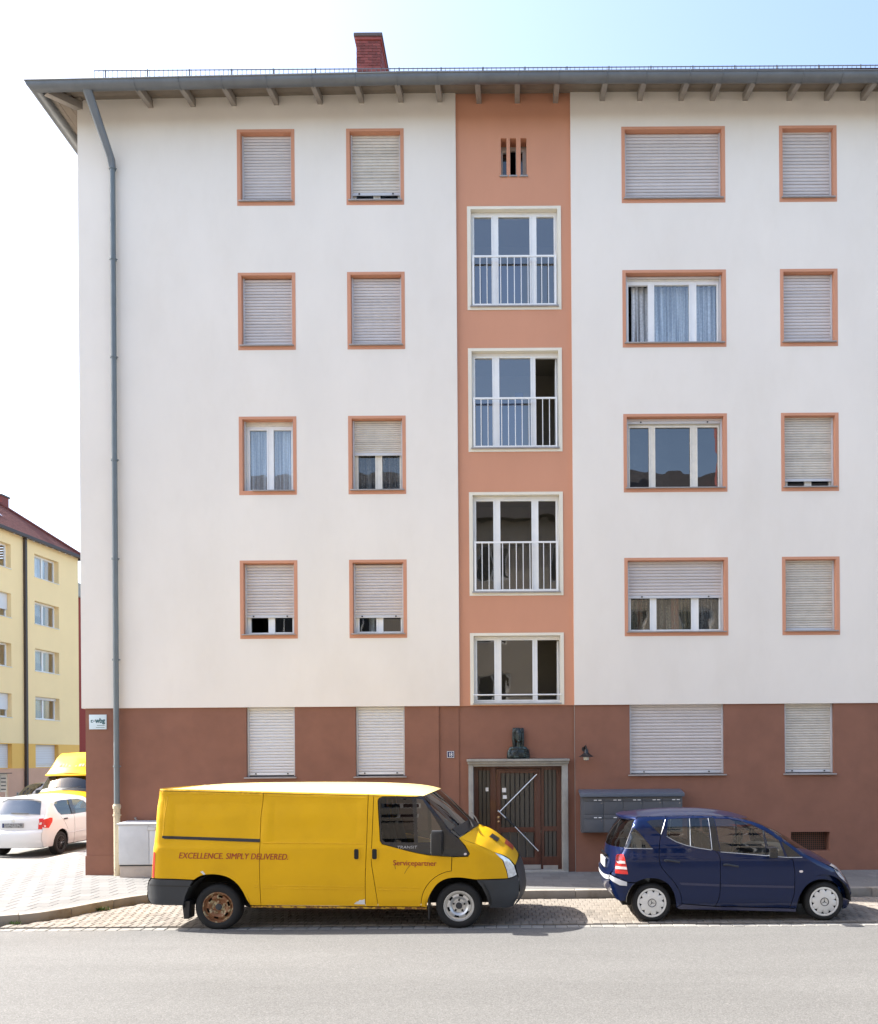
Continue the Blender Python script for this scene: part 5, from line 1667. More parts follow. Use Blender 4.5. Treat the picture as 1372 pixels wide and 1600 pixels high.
# lettering
x0, z0 = vb.P(278.5, 1341.2)
x1, z1 = vb.P(450, 1343.4)
vb.text('lettering', 'EXCELLENCE. SIMPLY DELIVERED.', x0, z0, 0.118, M['text_red'], van_root, x1 - x0, shear=0.24, heavy=2, slope=(z1 - z0) / (x1 - x0))
x0, z0 = vb.P(614, 1352)
x1, z1 = vb.P(682, 1353)
vb.text('lettering', 'Servicepartner', x0, z0, 0.105, M['text_red'], van_root, x1 - x0, heavy=2, slope=(z1 - z0) / (x1 - x0))
x0, z0 = vb.P(620.5, 1326)
x1, z1 = vb.P(652, 1327)
vb.text('lettering', 'TRANSIT', x0, z0, 0.055, M['text_pale'], van_root, x1 - x0, shear=0.1, off=0.002)
# door mirrors
for sd in (-1, 1):
    yv = vb.cy + sd * 1.085
    mm = MB().box(-1.155, -1.005, yv - 0.095, yv + 0.095, 1.03, 1.36).build('door_mirror', M['plastic_black'], van_root, bevel=0.035)
    MB().box(-1.158, -1.156, yv - 0.075, yv + 0.075, 1.06, 1.33).build('mirror_glass', M['mirror'], mm)
    MB().box(-1.10, -1.02, vb.cy + sd * 0.93 - 0.06, vb.cy + sd * 0.93 + 0.06, 1.06, 1.13).build('mirror_arm', M['plastic_black'], mm, bevel=0.01)
    MB().box(-1.15, -1.01, yv - 0.08, yv + 0.08, 1.345, 1.366).build('mirror_cap', M['plastic_dark'], mm, bevel=0.006)
# wheels, arches, underside, cab
RXv, FXv = vb.P(339.3, 1418.5)[0], vb.P(716.8, 1417)[0]
for sd in (-1, 1):
    yw = vb.cy + sd * (0.93 - 0.11)
    wheel(van_root, RXv, yw, 0.308, 0.322, 0.21, sd, 'steel', M['rust_rim'], 0.205)
    wheel(van_root, FXv, yw, 0.302, 0.322, 0.21, sd, 'steel', M['steel_rim'], 0.205)
    for xc in (RXv, FXv):
        pr = [(xc + 0.46 * cos(t_), 0.31 + 0.47 * sin(t_)) for t_ in [pi * k / 14 for k in range(15)]]
        a, b = sorted((vb.cy + sd * 0.62, vb.cy + sd * 0.972))
        MB().grid([[(x, a, z) for x, z in pr], [(x, b, z) for x, z in pr]]).build('wheel_arch', M['liner'], van_root, smooth=True)
    a, b = sorted((vb.cy + sd * 0.72, vb.cy + sd * 0.93))
    MB().prism([(RXv - 0.50, 0.40), (RXv - 0.47, 0.15), (RXv - 0.40, 0.15), (RXv - 0.385, 0.40)], a, b, 'y').build('mud_flap', M['plastic_black'], van_root, bevel=0.008)
    MB().box(FXv - 0.43, FXv - 0.405, a, b, 0.12, 0.45).build('mud_flap', M['plastic_black'], van_root, bevel=0.008)
MB().box(-5.0, -0.12, vb.cy - 0.62, vb.cy + 0.62, 0.30, 0.62).box(RXv + 0.5, FXv - 0.5, vb.cy - 0.90, vb.cy + 0.90, 0.335, 0.60).box(-0.40, -0.02, vb.cy - 0.60, vb.cy + 0.60, 0.305, 0.88).build('underbody', M['liner'], van_root, kind='stuff')
MB().box(-2.10, -2.06, vb.cy - 0.80, vb.cy + 0.80, 0.62, 1.80).build('bulkhead', M['seat'], van_root)
MB().prism([(-0.95, 0.7), (-0.95, 1.08), (-0.80, 1.15), (-0.62, 1.14), (-0.5, 0.7)], vb.cy - 0.74, vb.cy + 0.74, 'y').build('dashboard', M['plastic_dark'], van_root, bevel=0.03)
seat_part(van_root, -1.75, vb.cy - 0.45, 0.66)
seat_part(van_root, -1.75, vb.cy + 0.45, 0.66)
steering(van_root, -1.02, vb.cy + 0.42, 1.20)

# ================================================================== the blue car
CD = 11.84
car_root = empty('blue_car', (3.0, CD + 0.86, 0), 'dark blue compact hatchback with silver scalloped wheel covers parked before the mailboxes', 'car')
CTAB = [(0.15, 0.80), (0.33, 0.845), (0.60, 0.860), (0.90, 0.855), (1.02, 0.830), (1.30, 0.755), (1.55, 0.655)]
def car_half(x, z):
    h = interp(z, CTAB)
    if x < 1.95: h *= 1 - 0.20 * min(1.3, (1.95 - x) / 0.68) ** 2.2
    if x > 4.05: h *= 1 - 0.30 * min(1.3, (x - 4.05) / 0.80) ** 2.3
    return h
cb = Body(car_root, 0, CD + 0.86, car_half, 0.05, CD)
C_ = cb.side
Bl = M['blue_paint']
croof = [(994, 1276.5), (1015, 1275.9), (1042, 1275.3), (1075, 1274.6), (1111, 1274.5), (1140, 1276), (1157, 1278.6)]
cscr = [(1157, 1278.6), (1176, 1283.5), (1192.6, 1289.6), (1211, 1300.5), (1228, 1313), (1245, 1325)]
chood = [(1245, 1325), (1262, 1336), (1285, 1347.5), (1305, 1357), (1314, 1365), (1321, 1374), (1327, 1384)]
cnose = [(1327, 1384), (1331, 1392), (1330, 1402), (1326, 1416), (1318, 1421)]
ctail = [(994, 1276.5), (988.5, 1289), (982, 1308), (975.7, 1325)]
chat = [(975.7, 1325), (969, 1337), (962, 1352), (957, 1362)]
cbump = [(957, 1362), (952.5, 1368), (953, 1380), (956, 1392), (963, 1406)]
cb.crest = C_(cbump[::-1] + chat[::-1][1:] + ctail[::-1][1:] + croof[1:] + cscr[1:] + chood[1:] + cnose[1:])
c_arch_r = sm([(1056.7, 1418), (1055.5, 1406), (1051.8, 1393), (1043.6, 1381.5), (1030, 1374), (1013, 1372.6), (1000, 1376), (994, 1379)]) + sm([(988, 1384.5), (981.5, 1395), (976.5, 1408)])
c_arch_f = [(1317, 1420), (1316.5, 1397.5)] + sm([(1311, 1386.5), (1302.5, 1378.5), (1287, 1374.2), (1271, 1376.8), (1258.5, 1386), (1249, 1402), (1244.7, 1420)])
rd_seam = sm([(1042, 1275.3), (1039.5, 1280.5), (1032.6, 1304.5), (1030, 1330), (1030.5, 1346), (1034.5, 1356), (1042, 1365.5), (1055, 1380.5), (1063, 1396), (1066, 1412)], 3)
b_seam = [(1112.5, 1274.5), (1114, 1290), (1119, 1330), (1124.4, 1337), (1125.6, 1345), (1125.4, 1394), (1122, 1408), (1117.6, 1416)]
f_seam = [(1222, 1308.3), (1229, 1330), (1232, 1341), (1239, 1343), (1242, 1362), (1241.6, 1394), (1234, 1419)]
tri_rear = [(989.6, 1292), (1001, 1303), (1019.5, 1325.6), (977, 1325)]
tri_door = [(1010.5, 1284), (1016, 1281.6), (1036.8, 1280.4), (1031.4, 1303.4)]
w_rear = [(1043.6, 1280.2), (1060, 1278.8), (1105, 1278), (1108.5, 1300), (1111.5, 1327.6), (1090, 1324.4), (1072, 1320.2), (1056, 1314.6), (1041.4, 1306)]
w_front = [(1116.5, 1279), (1140, 1279.6), (1158, 1283), (1176, 1288.8), (1191, 1296.6), (1199, 1336.2), (1170, 1334), (1126, 1330.6)]
w_small = [(1194, 1298.6), (1206, 1305), (1218, 1314), (1226.5, 1338.2), (1203, 1336.8)]
cb.patch('rear_quarter', C_([(994, 1276.5), (1015, 1275.9)] + rd_seam + c_arch_r[:29] + [(980, 1378.6), (975, 1375), (955, 1366.5)] + chat[::-1][0:] + ctail[::-1][1:-1]), Bl, holes=[C_(tri_rear)])
cb.patch('rear_door', C_([(1042, 1275.3), (1075, 1274.6)] + b_seam + [(1066, 1412)] + rd_seam[::-1][1:-1]), Bl, holes=[C_(w_rear)])
cb.patch('front_door', C_([(1112.5, 1274.5), (1140, 1276), (1157, 1278.6), (1176, 1283.5), (1192.6, 1289.6), (1211, 1300.5)] + f_seam + b_seam[::-1][:-1]), Bl, holes=[C_(w_front), C_(w_small)])
cb.patch('front_wing', C_([(1222, 1308.3), (1228, 1313), (1245, 1325), (1262, 1336), (1285, 1347.5), (1303.5, 1357), (1306, 1364), (1312, 1371.4), (1320, 1377.5), (1327, 1384), (1318, 1385.5)] + c_arch_f[2:] + f_seam[::-1][:-1]), Bl)
cb.patch('headlight', C_([(1304.2, 1357), (1313, 1363.6), (1321, 1373.6), (1326.6, 1383), (1320, 1377), (1312.4, 1370.8), (1306.6, 1363.6)]), M['lamp_clear'], off=0.006, inset=0, lip=0.02)
cb.patch('front_bumper', C_([(1318, 1386), (1327, 1384.6), (1331, 1392), (1330, 1402), (1326, 1416), (1318, 1421)] + c_arch_f[:3]), Bl, off=0.003)
cb.patch('rear_bumper', C_([(955, 1367.2), (975, 1375.6), (980, 1379.2), (993, 1380)] + c_arch_r[29:] + [(970, 1408), (963, 1406), (956, 1392), (953, 1380), (952.5, 1370)]), Bl, off=0.006)
cb.patch('sill', C_([(1056.9, 1418.3), (1066, 1412.6), (1117.6, 1416.6), (1234, 1419.4), (1244.7, 1420.4), (1244, 1425), (1062, 1421)]), M['strip_blue'], off=-0.004, lip=0.05)
cb.patch('rub_strip', C_([(952.3, 1366.5), (960, 1370.5), (970, 1375), (979.5, 1378.4), (979.5, 1384), (968, 1383), (957, 1377), (952.3, 1372.6)]), M['rub_strip'], off=0.017, inset=0, lip=0.02)
cb.patch('tail_light', C_([(962.6, 1337.2), (965, 1335), (974, 1334.7), (976, 1340), (979, 1353), (981.3, 1366), (970, 1365.6), (961, 1364.2)]), M['lamp_red'], off=0.006, inset=0, lip=0.02)
cb.patch('lamp_band', C_([(963, 1344.2), (976.2, 1345.4), (977.2, 1349.6), (963, 1348.4)]), M['lamp_pale'], off=0.009, inset=0, lip=0)
cb.patch('lamp_band', C_([(962.4, 1353.4), (978.8, 1354.4), (979.8, 1358.6), (962, 1357.4)]), M['lamp_pale'], off=0.009, inset=0, lip=0)
for nm, pl in (('rear_quarter_window', tri_rear), ('rear_door_window', w_rear), ('front_door_window', w_front), ('front_quarter_window', w_small)):
    cb.patch(nm, C_(pl), M['car_glass_pale'], off=-0.006, inset=0, lip=0)
cb.patch('door_light', C_(tri_door), M['gloss_black'], off=0.003, inset=0, lip=0.01)
cb.patch('door_pillar', C_([(1106, 1277.6), (1115.4, 1278), (1125, 1330.8), (1112.6, 1328)]), M['gloss_black'], off=0.004, inset=0, lip=0.01)
cb.patch('mirror_triangle', C_([(1220.5, 1314), (1236, 1325), (1252, 1338.4), (1230.5, 1339)]), M['gloss_black'], off=0.004, inset=0, lip=0.01)
cb.patch('side_moulding', C_([(1062, 1379), (1124, 1381.6), (1124, 1385), (1064.5, 1382.6)]), M['strip_blue'], off=0.008, inset=0, lip=0.01)
cb.patch('side_moulding', C_([(1127, 1381.6), (1241, 1384.4), (1241, 1387.6), (1127, 1385)]), M['strip_blue'], off=0.008, inset=0, lip=0.01)
cb.bead('chrome_strip', C_([(1041.4, 1306.6), (1056, 1315.2), (1072, 1320.8), (1090, 1325), (1111.5, 1328.2)]), 0.0055, M['trim_grey'], off=0.003)
cb.bead('chrome_strip', C_([(1126, 1331.3), (1170, 1334.7), (1203, 1337.6), (1230, 1339.8), (1253.5, 1339.6)]), 0.0055, M['trim_grey'], off=0.003)
cb.bead('chrome_strip', C_([(1106.5, 1278.2), (1110, 1303), (1112.5, 1327.6)]), 0.004, M['trim_grey'], off=0.006)
cb.bead('chrome_strip', C_([(1039.6, 1280.4), (1033, 1303.6)]), 0.005, M['trim_grey'], off=0.006)
cb.bead('window_divider', C_([(1077.5, 1279), (1079, 1321.5)]), 0.006, M['trim_grey'], off=-0.004)
cb.bead('window_divider', C_([(1191.8, 1297), (1201.5, 1336.6)]), 0.010, M['gloss_black'], off=-0.002)
cb.bead('window_seal', C_([(989, 1290.5), (976.4, 1325.4), (1020, 1326.2)]), 0.004, M['trim_grey'], off=0.003)
for u0, u1, v0 in ((1037, 1062, 1345.6), (1129.5, 1153.5, 1352.4)):
    cb.bead('door_handle', C_([(u0, v0 - 1.4), (u0 + 5, v0 - 2.2), (u1 - 6, v0), (u1, v0 + 1.2)]), 0.016, M['gloss_black'], off=0.022)
cb.patch('wing_repeater', C_([(1248.5, 1361.5), (1250, 1359.8), (1253.5, 1359.8), (1255, 1361.5), (1253.5, 1363.4), (1250, 1363.4)]), M['lamp_pale'], off=0.008, inset=0, lip=0.01)
cb.patch('fuel_flap', C_([(985, 1334), (1000, 1334.6), (1001, 1346), (986, 1345.4)]), Bl, off=0.0025, inset=0, lip=0.003, sides=(-1,))
cmid = cb.mid
cb.strip('roof', C_(croof), cmid([(965, 1272.3), (983, 1268.2), (1026, 1263.4), (1074, 1262.2), (1106, 1263.4), (1140, 1268), (1163, 1275)]), Bl, power=2.6, n=16, rows=34)
cb.strip('windscreen', C_(cscr), cmid([(1163, 1275), (1194, 1289), (1218, 1302), (1242, 1317), (1256, 1325)]), M['car_glass_pale'], power=2.4, n=14)
cb.strip('bonnet', C_(chood), cmid([(1256, 1325), (1276, 1336), (1296, 1350), (1305, 1362)]), Bl, power=2.6, n=14)
cb.strip('front_bumper', C_(cnose), [(4.885, 0.62), (4.93, 0.50), (4.93, 0.40), (4.90, 0.30), (4.83, 0.23)], Bl, power=2.6, n=14, off=0.003)
for sp in ((-1, -0.74), (0.74, 1)):
    cb.strip('headlight', C_(chood), cmid([(1256, 1325), (1276, 1336), (1296, 1350), (1305, 1362)]), M['lamp_clear'], power=2.6, n=4, off=0.007, span=sp, part=(0.58, 0.94))
cb.strip('rear_window', C_(ctail), cmid([(968, 1278.5), (958, 1292), (950, 1307), (947, 1317)]), M['car_glass_dark'], power=2.4, n=14)
cb.strip('spoiler', C_([(1003, 1276.2), (997, 1276.6), (992, 1281)]), cmid([(978, 1268.4), (964.5, 1272.2), (966, 1277)]), Bl, power=2.6, n=14, rows=10, off=0.005)
cb.strip('tailgate', C_(chat), cmid([(947, 1317), (945.5, 1335), (944, 1348), (943, 1356)]), Bl, power=2.4, n=14)
cb.strip('rear_bumper', C_(cbump), [(1.335, 0.668), (1.305, 0.61), (1.32, 0.49), (1.37, 0.37), (1.47, 0.31)], Bl, power=2.4, n=14, off=0.006)
be = C_([(952.8, 1366.8), (952.4, 1372.4)])
cb.strip('rub_strip', be, cmid([(940.2, 1359.5), (940.6, 1366)]), M['rub_strip'], power=2.4, n=14, rows=4, off=0.016, smooth_pts=False)
px_, pz_ = cmid([(943.5, 1345)])[0]
MB().box(px_ - 0.02, px_ + 0.005, cb.cy - 0.27, cb.cy + 0.27, pz_ - 0.06, pz_ + 0.07).build('number_plate', M['plate'], car_root, bevel=0.004)
MB().box(px_ - 0.012, px_ + 0.02, cb.cy - 0.30, cb.cy + 0.30, pz_ + 0.10, pz_ + 0.14).build('tailgate_handle', M['gloss_black'], car_root, bevel=0.008)
for sd in (-1, 1):
    ym = cb.cy + sd * 0.93
    mx_, mz_ = cb.P(1202, 1331)
    mm = MB().box(mx_ - 0.045, mx_ + 0.075, ym - 0.095, ym + 0.095, mz_ - 0.075, mz_ + 0.085).build('door_mirror', M['gloss_black'], car_root, bevel=0.034)
    MB().box(mx_ - 0.049, mx_ - 0.0465, ym - 0.07, ym + 0.07, mz_ - 0.055, mz_ + 0.06).build('mirror_glass', M['mirror'], mm)
    MB().box(mx_ - 0.01, mx_ + 0.06, cb.cy + sd * 0.81 - 0.05, cb.cy + sd * 0.81 + 0.05, mz_ - 0.075, mz_ - 0.02).build('mirror_arm', M['gloss_black'], mm, bevel=0.01)
RXc, FXc = cb.P(1018, 1411)[0] + 0.01, cb.P(1286, 1412.8)[0] + 0.01
for sd in (-1, 1):
    yw = cb.cy + sd * (0.80 - 0.085)
    wheel(car_root, RXc, yw, 0.272, 0.280, 0.185, sd, 'scallop', M['cover_silver'], 0.198)
    wheel(car_root, FXc, yw, 0.272, 0.280, 0.185, sd, 'scallop', M['cover_silver'], 0.198)
    for xc in (RXc, FXc):
        pr = [(xc + 0.37 * cos(t_), 0.285 + 0.375 * sin(t_)) for t_ in [pi * k / 14 for k in range(15)]]
        a, b = sorted((cb.cy + sd * 0.55, cb.cy + sd * 0.846))
        MB().grid([[(x, a, z) for x, z in pr], [(x, b, z) for x, z in pr]]).build('wheel_arch', M['liner'], car_root, smooth=True)
MB().box(1.55, 4.70, cb.cy - 0.55, cb.cy + 0.55, 0.20, 0.50).box(RXc + 0.4, FXc - 0.4, cb.cy - 0.78, cb.cy + 0.78, 0.225, 0.50).build('underbody', M['liner'], car_root, kind='stuff')
MB().prism([(3.62, 0.55), (3.55, 0.93), (3.75, 1.0), (4.2, 0.98), (4.3, 0.55)], cb.cy - 0.66, cb.cy + 0.66, 'y').build('dashboard', M['plastic_dark'], car_root, bevel=0.02)
for yy in (-0.36, 0.36):
    seat_part(car_root, 2.95, cb.cy + yy, 0.48, 0.48, h=0.56)
MB().box(1.95, 2.35, cb.cy - 0.62, cb.cy + 0.62, 0.52, 0.68).prism([(1.93, 0.69), (2.05, 0.69), (1.92, 1.16), (1.80, 1.16)], cb.cy - 0.62, cb.cy + 0.62, 'y').build('rear_bench', M['seat'], car_root, bevel=0.02)
steering(car_root, 3.47, cb.cy + 0.36, 1.0)

# ================================================================== the white hatchback in the side street (own coordinates, nose = +x)
def hatchback(name, loc, rz, label, paint, rimm):
    root = empty(name, loc, label, 'car', None, rz, world=False)
    T = [(0.15, 0.76), (0.35, 0.80), (0.62, 0.82), (0.88, 0.81), (1.0, 0.785), (1.30, 0.70), (1.52, 0.60)]
    def half(x, z):
        h = interp(z, T)
        if x < 0.55: h *= 1 - 0.17 * min(1.25, (0.55 - x) / 0.55) ** 2.3
        if x > 3.3: h *= 1 - 0.26 * min(1.25, (x - 3.3) / 0.70) ** 2.3
        return h
    w = Body(root, 0, 0, half, 0.05)
    roof = [(0.42, 1.425), (0.9, 1.445), (1.6, 1.45), (2.1, 1.42)]
    scr = [(2.1, 1.42), (2.45, 1.27), (2.85, 1.04)]
    hood = [(2.85, 1.04), (3.3, 0.93), (3.65, 0.82), (3.86, 0.68)]
    nose = [(3.86, 0.68), (3.92, 0.55), (3.92, 0.38), (3.86, 0.22)]
    tail = [(0.42, 1.425), (0.30, 1.24), (0.19, 1.03)]
    hatch = [(0.19, 1.03), (0.12, 0.93), (0.10, 0.80), (0.08, 0.66)]
    bump = [(0.08, 0.66), (0.05, 0.58), (0.06, 0.42), (0.13, 0.24)]
    w.crest = bump[::-1] + hatch[::-1][1:] + tail[::-1][1:] + roof[1:] + scr[1:] + hood[1:] + nose[1:]
    ar = lambda xc: [(xc + 0.345 * cos(t), 0.295 + 0.355 * sin(t)) for t in [pi * k / 12 for k in range(13)]]
    RX_, FX_ = 0.72, 3.18
    win_r = [(0.55, 1.27), (0.62, 1.08), (0.74, 1.00), (1.30, 0.985), (1.30, 1.36), (0.95, 1.365), (0.62, 1.34)]
    win_f = [(1.38, 0.985), (2.45, 1.0), (2.40, 1.06), (2.0, 1.30), (1.75, 1.36), (1.38, 1.365)]
    seam_b = [(1.34, 0.25), (1.34, 1.39), (1.34, 1.447)]
    # rear flank with wheel arch / doors / wing
    w.patch('rear_flank', bump[::-1][:-1] + hatch[::-1] + tail[::-1][1:] + [(0.9, 1.445), (1.30, 1.448), (1.335, 1.448), (1.335, 0.97), (1.335, 0.24), (1.07, 0.24)] + ar(RX_)[1:-1] + [(0.375, 0.24)], paint, holes=[win_r], step=0.05)
    w.patch('front_door', [(1.345, 0.24), (2.42, 0.24), (2.50, 0.6), (2.50, 1.02), (2.50, 1.235), (2.1, 1.42), (1.6, 1.45), (1.345, 1.4485)], paint, holes=[win_f], step=0.05)
    w.patch('front_wing', [(2.43, 0.24), (2.835, 0.24)] + ar(FX_)[::-1][1:-1] + [(3.525, 0.24), (3.86, 0.22)] + nose[::-1][1:] + hood[::-1][1:] + [(2.505, 1.235), (2.505, 0.6)], paint, step=0.05)
    w.patch('rear_door_window', win_r, M['car_glass'], off=-0.006, inset=0, lip=0, step=0.06)
    w.patch('front_door_window', win_f, M['car_glass'], off=-0.006, inset=0, lip=0, step=0.06)
    w.patch('window_pillar', [(1.25, 0.985), (1.43, 0.985), (1.43, 1.368), (1.25, 1.362)], M['gloss_black'], off=0.004, inset=0, lip=0.01)
    w.patch('tail_light', [(0.092, 0.745), (0.10, 0.72), (0.20, 0.71), (0.31, 0.85), (0.345, 0.95), (0.27, 0.965), (0.16, 0.94), (0.122, 0.925), (0.108, 0.86)], M['lamp_red'], off=0.008, inset=0, lip=0.02)
    hmid = [(0.055, 1.03), (0.015, 0.93), (0.015, 0.80), (0.02, 0.66)]
    for sp in ((-1, -0.87), (0.87, 1)):
        w.strip('tail_light', hatch, hmid, M['lamp_red'], power=2.6, n=4, off=0.008, span=sp, part=(0.25, 0.92))
        w.strip('lamp_band', hatch, hmid, M['lamp_pale'], power=2.6, n=4, off=0.010, span=(-0.96, -0.89) if sp[0] < 0 else (0.89, 0.96), part=(0.50, 0.66))
    w.bead('tail_light', [(0.100, 0.725), (0.108, 0.80), (0.116, 0.87), (0.124, 0.925)], 0.014, M['lamp_red'], off=-0.004)
    w.bead('door_gap', [(1.0, 0.62), (0.88, 0.80), (0.70, 0.96)], 0.004, M['liner'], off=-0.002)
    w.patch('door_handle', [(0.83, 0.875), (1.0, 0.88), (1.0, 0.915), (0.83, 0.91)], M['plastic_black'], off=0.012, inset=0, lip=0.015)
    w.bead('side_moulding', [(1.02, 0.52), (2.5, 0.54)], 0.010, paint, off=0.0)
    w.patch('headlight', [(3.42, 0.84), (3.60, 0.82), (3.83, 0.69), (3.72, 0.66), (3.52, 0.74)], M['lamp_clear'], off=0.004, inset=0, lip=0.01)
    w.strip('roof', roof, [(0.27, 1.455), (0.9, 1.505), (1.6, 1.515), (2.18, 1.47)], paint, power=2.6, n=14)
    w.strip('windscreen', scr, [(2.18, 1.47), (2.6, 1.27), (3.05, 1.03)], M['car_glass'], power=2.4)
    w.strip('bonnet', hood, [(3.05, 1.03), (3.5, 0.96), (3.8, 0.86), (3.93, 0.72)], paint, power=2.6)
    w.strip('front_bumper', nose, [(3.93, 0.72), (4.0, 0.55), (4.0, 0.38), (3.94, 0.22)], M['plastic_dark'] if paint is not M['white_paint'] else paint, power=2.6)
    rw_ = w.strip('tailgate', tail, [(0.27, 1.455), (0.15, 1.25), (0.055, 1.03)], paint, power=2.6, n=14)
    w.strip('tailgate', hatch, [(0.055, 1.03), (0.015, 0.93), (0.015, 0.80), (0.02, 0.66)], paint, power=2.6, n=14)
    w.strip('rear_bumper', bump, [(0.02, 0.66), (-0.035, 0.60), (-0.03, 0.42), (0.04, 0.24)], paint, power=2.8, n=14, off=0.01)
    # rear window set in the tailgate
    rows = []
    for k in range(9):
        t = k / 8
        z = 1.06 + 0.33 * t
        xm = 0.068 + (0.232 - 0.068) * t
        xe = 0.20 + (0.385 - 0.20) * t
        hw = 0.60 + (0.53 - 0.60) * t
        rows.append([(xm + (xe - xm) * abs(q / 10) ** 2.6 * 0.62 - 0.012, hw * q / 10, z + 0.012 - 0.03 * abs(q / 10) ** 2.6) for q in range(-10, 11)])
    MB().grid(rows).build('rear_window', M['mirror'] if False else glass('heated rear glass ' + name, (0.25, 0.28, 0.3), 0.16), root, smooth=True)
    MB().tube([(0.03, -0.38, 1.075), (0.025, 0.0, 1.09), (0.03, 0.05, 1.09)], 0.014, 6).build('rear_wiper', M['plastic_black'], root, smooth=True)
    MB().prism([(0.27, 1.445), (0.21, 1.435), (0.20, 1.45), (0.30, 1.475)], -0.56, 0.56, 'y').build('spoiler', paint, root, bevel=0.008)
    pl = MB().box(-0.004, 0.012, -0.26, 0.26, 0.735, 0.845).build('number_plate', M['plate_grey'], root, bevel=0.004)
    MB().box(-0.0055, -0.0042, 0.215, 0.258, 0.74, 0.84).build('plate_band', M['sign_blue'], pl)
    MB().lathe([(0.0, -0.006), (0.035, -0.004), (0.04, 0.01)], (0.005, 0, 0.90), 'x', 16).build('badge', M['chrome'], root, smooth=True)
    MB().tube([(0.62, 0.0, 1.49), (0.50, 0.0, 1.66)], [0.008, 0.003], 6).build('aerial', M['plastic_black'], root, smooth=True)
    for sd in (-1, 1):
        yw = sd * 0.70
        for xc in (RX_, FX_):
            wheel(root, xc, yw, 0.288, 0.293, 0.19, sd, 'spoke', rimm, 0.19)
            pr = [(xc + 0.355 * cos(t_), 0.295 + 0.365 * sin(t_)) for t_ in [pi * k / 12 for k in range(13)]]
            a, b = sorted((sd * 0.52, sd * 0.775))
            MB().grid([[(x, a, z) for x, z in pr], [(x, b, z) for x, z in pr]]).build('wheel_arch', M['liner'], root, smooth=True)
        MB().box(2.32, 2.42, sd * 0.88 - 0.09, sd * 0.88 + 0.09, 0.99, 1.12).build('door_mirror', paint, root, bevel=0.03)
    MB().box(0.35, 3.75, -0.5, 0.5, 0.20, 0.52).box(RX_ + 0.4, FX_ - 0.4, -0.74, 0.74, 0.22, 0.5).build('underbody', M['liner'], root, kind='stuff')
    for yy in (-0.35, 0.35):
        seat_part(root, 1.7, yy, 0.42, 0.46, h=0.56)
    MB().box(0.85, 1.3, -0.6, 0.6, 0.45, 0.60).prism([(0.82, 0.61), (0.95, 0.61), (0.82, 1.08), (0.70, 1.08)], -0.6, 0.6, 'y').build('rear_bench', M['seat'], root, bevel=0.02)
    return root
wc = hatchback('white_car', (-12.36, 20.45, -0.005), radians(90), 'white hatchback seen from behind in the side street, partly behind the house corner', M['white_paint'], M['plastic_black'])
dc = hatchback('dark_car', (-20.0, 36.9, -0.03), radians(-82), 'dark green grey car parked under the yellow house beside the other yellow van', M['dark_paint'], M['plastic_black'])

# ================================================================== the second yellow van, facing the camera, with a raised roof
van2 = bpy.data.objects.new('delivery_van', None)
COL.objects.link(van2)
tag(van2, 'yellow van with raised roof facing this way across the side street', 'van')
V2 = Matrix.Translation((-16.17, 31.5, -0.03)) @ Matrix.Rotation(radians(-88), 4, 'Z')
ROOTLOC[van2.name] = Vector((-2.5, VD + 0.985, 0))
skip = {'lettering', 'paint_loss', 'arch_dent', 'scratch', 'roof'}
for ch in list(van_root.children):
    base = ch.name.split('.')[0]
    if base in skip: continue
    c = ch.copy()
    COL.objects.link(c)
    c.parent = van2
    c.matrix_parent_inverse = Matrix.Translation(-ROOTLOC[van2.name])
    for g_ in ch.children:
        d = g_.copy()
        COL.objects.link(d)
        d.parent = c
# raised roof: a tall cap with a sloping front
cyv = vb.cy
rows = []
for (x, zt, hw, zb) in ((-5.0, 2.68, 0.82, 1.87), (-3.2, 2.71, 0.82, 1.86), (-1.95, 2.68, 0.80, 1.85), (-1.62, 2.52, 0.80, 1.85), (-1.28, 2.10, 0.83, 1.85), (-1.10, 1.93, 0.83, 1.85)):
    rows.append([(x, cyv - hw - 0.05, zb), (x, cyv - hw - 0.04, zb + (zt - zb) * 0.25), (x, cyv - hw, zb + (zt - zb) * 0.75), (x, cyv - hw + 0.10, zt), (x, cyv, zt + 0.04), (x, cyv + hw - 0.10, zt), (x, cyv + hw, zb + (zt - zb) * 0.75), (x, cyv + hw + 0.04, zb + (zt - zb) * 0.25), (x, cyv + hw + 0.05, zb)])
rfm = MB().grid(rows)
rfm.build('raised_roof', Y_, van2, smooth=True, angle=30)
MB().prism([(-1.18, 1.86), (-1.02, 1.86), (-1.06, 1.935), (-1.18, 1.95)], cyv - 0.84, cyv + 0.84, 'y').build('roof_lip', Y_, van2, bevel=0.02)
lt = MB()
n_ = 9
for k in range(n_):   # the faded red lettering across the slope is no longer legible: a row of short marks
    y0 = cyv - 0.52 + k * 0.12
    lt.add([(-1.338 - 0.002, y0, 2.19), (-1.338 - 0.002, y0 + 0.09 - 0.02 * (k % 3), 2.19), (-1.43, y0 + 0.09 - 0.02 * (k % 3), 2.29), (-1.43, y0, 2.29)], [(0, 1, 2, 3)])
lt2 = lt.mesh('faded_lettering', mat('faded red print', (0.60, 0.20, 0.12), 0.6), weld=False)
for v in lt2.vertices: v.co.x += 0.012; v.co.z += 0.008
lo = bpy.data.objects.new('faded_lettering', lt2)
lo['kind'] = 'stuff'
link(lo, van2)
van2.matrix_world = V2
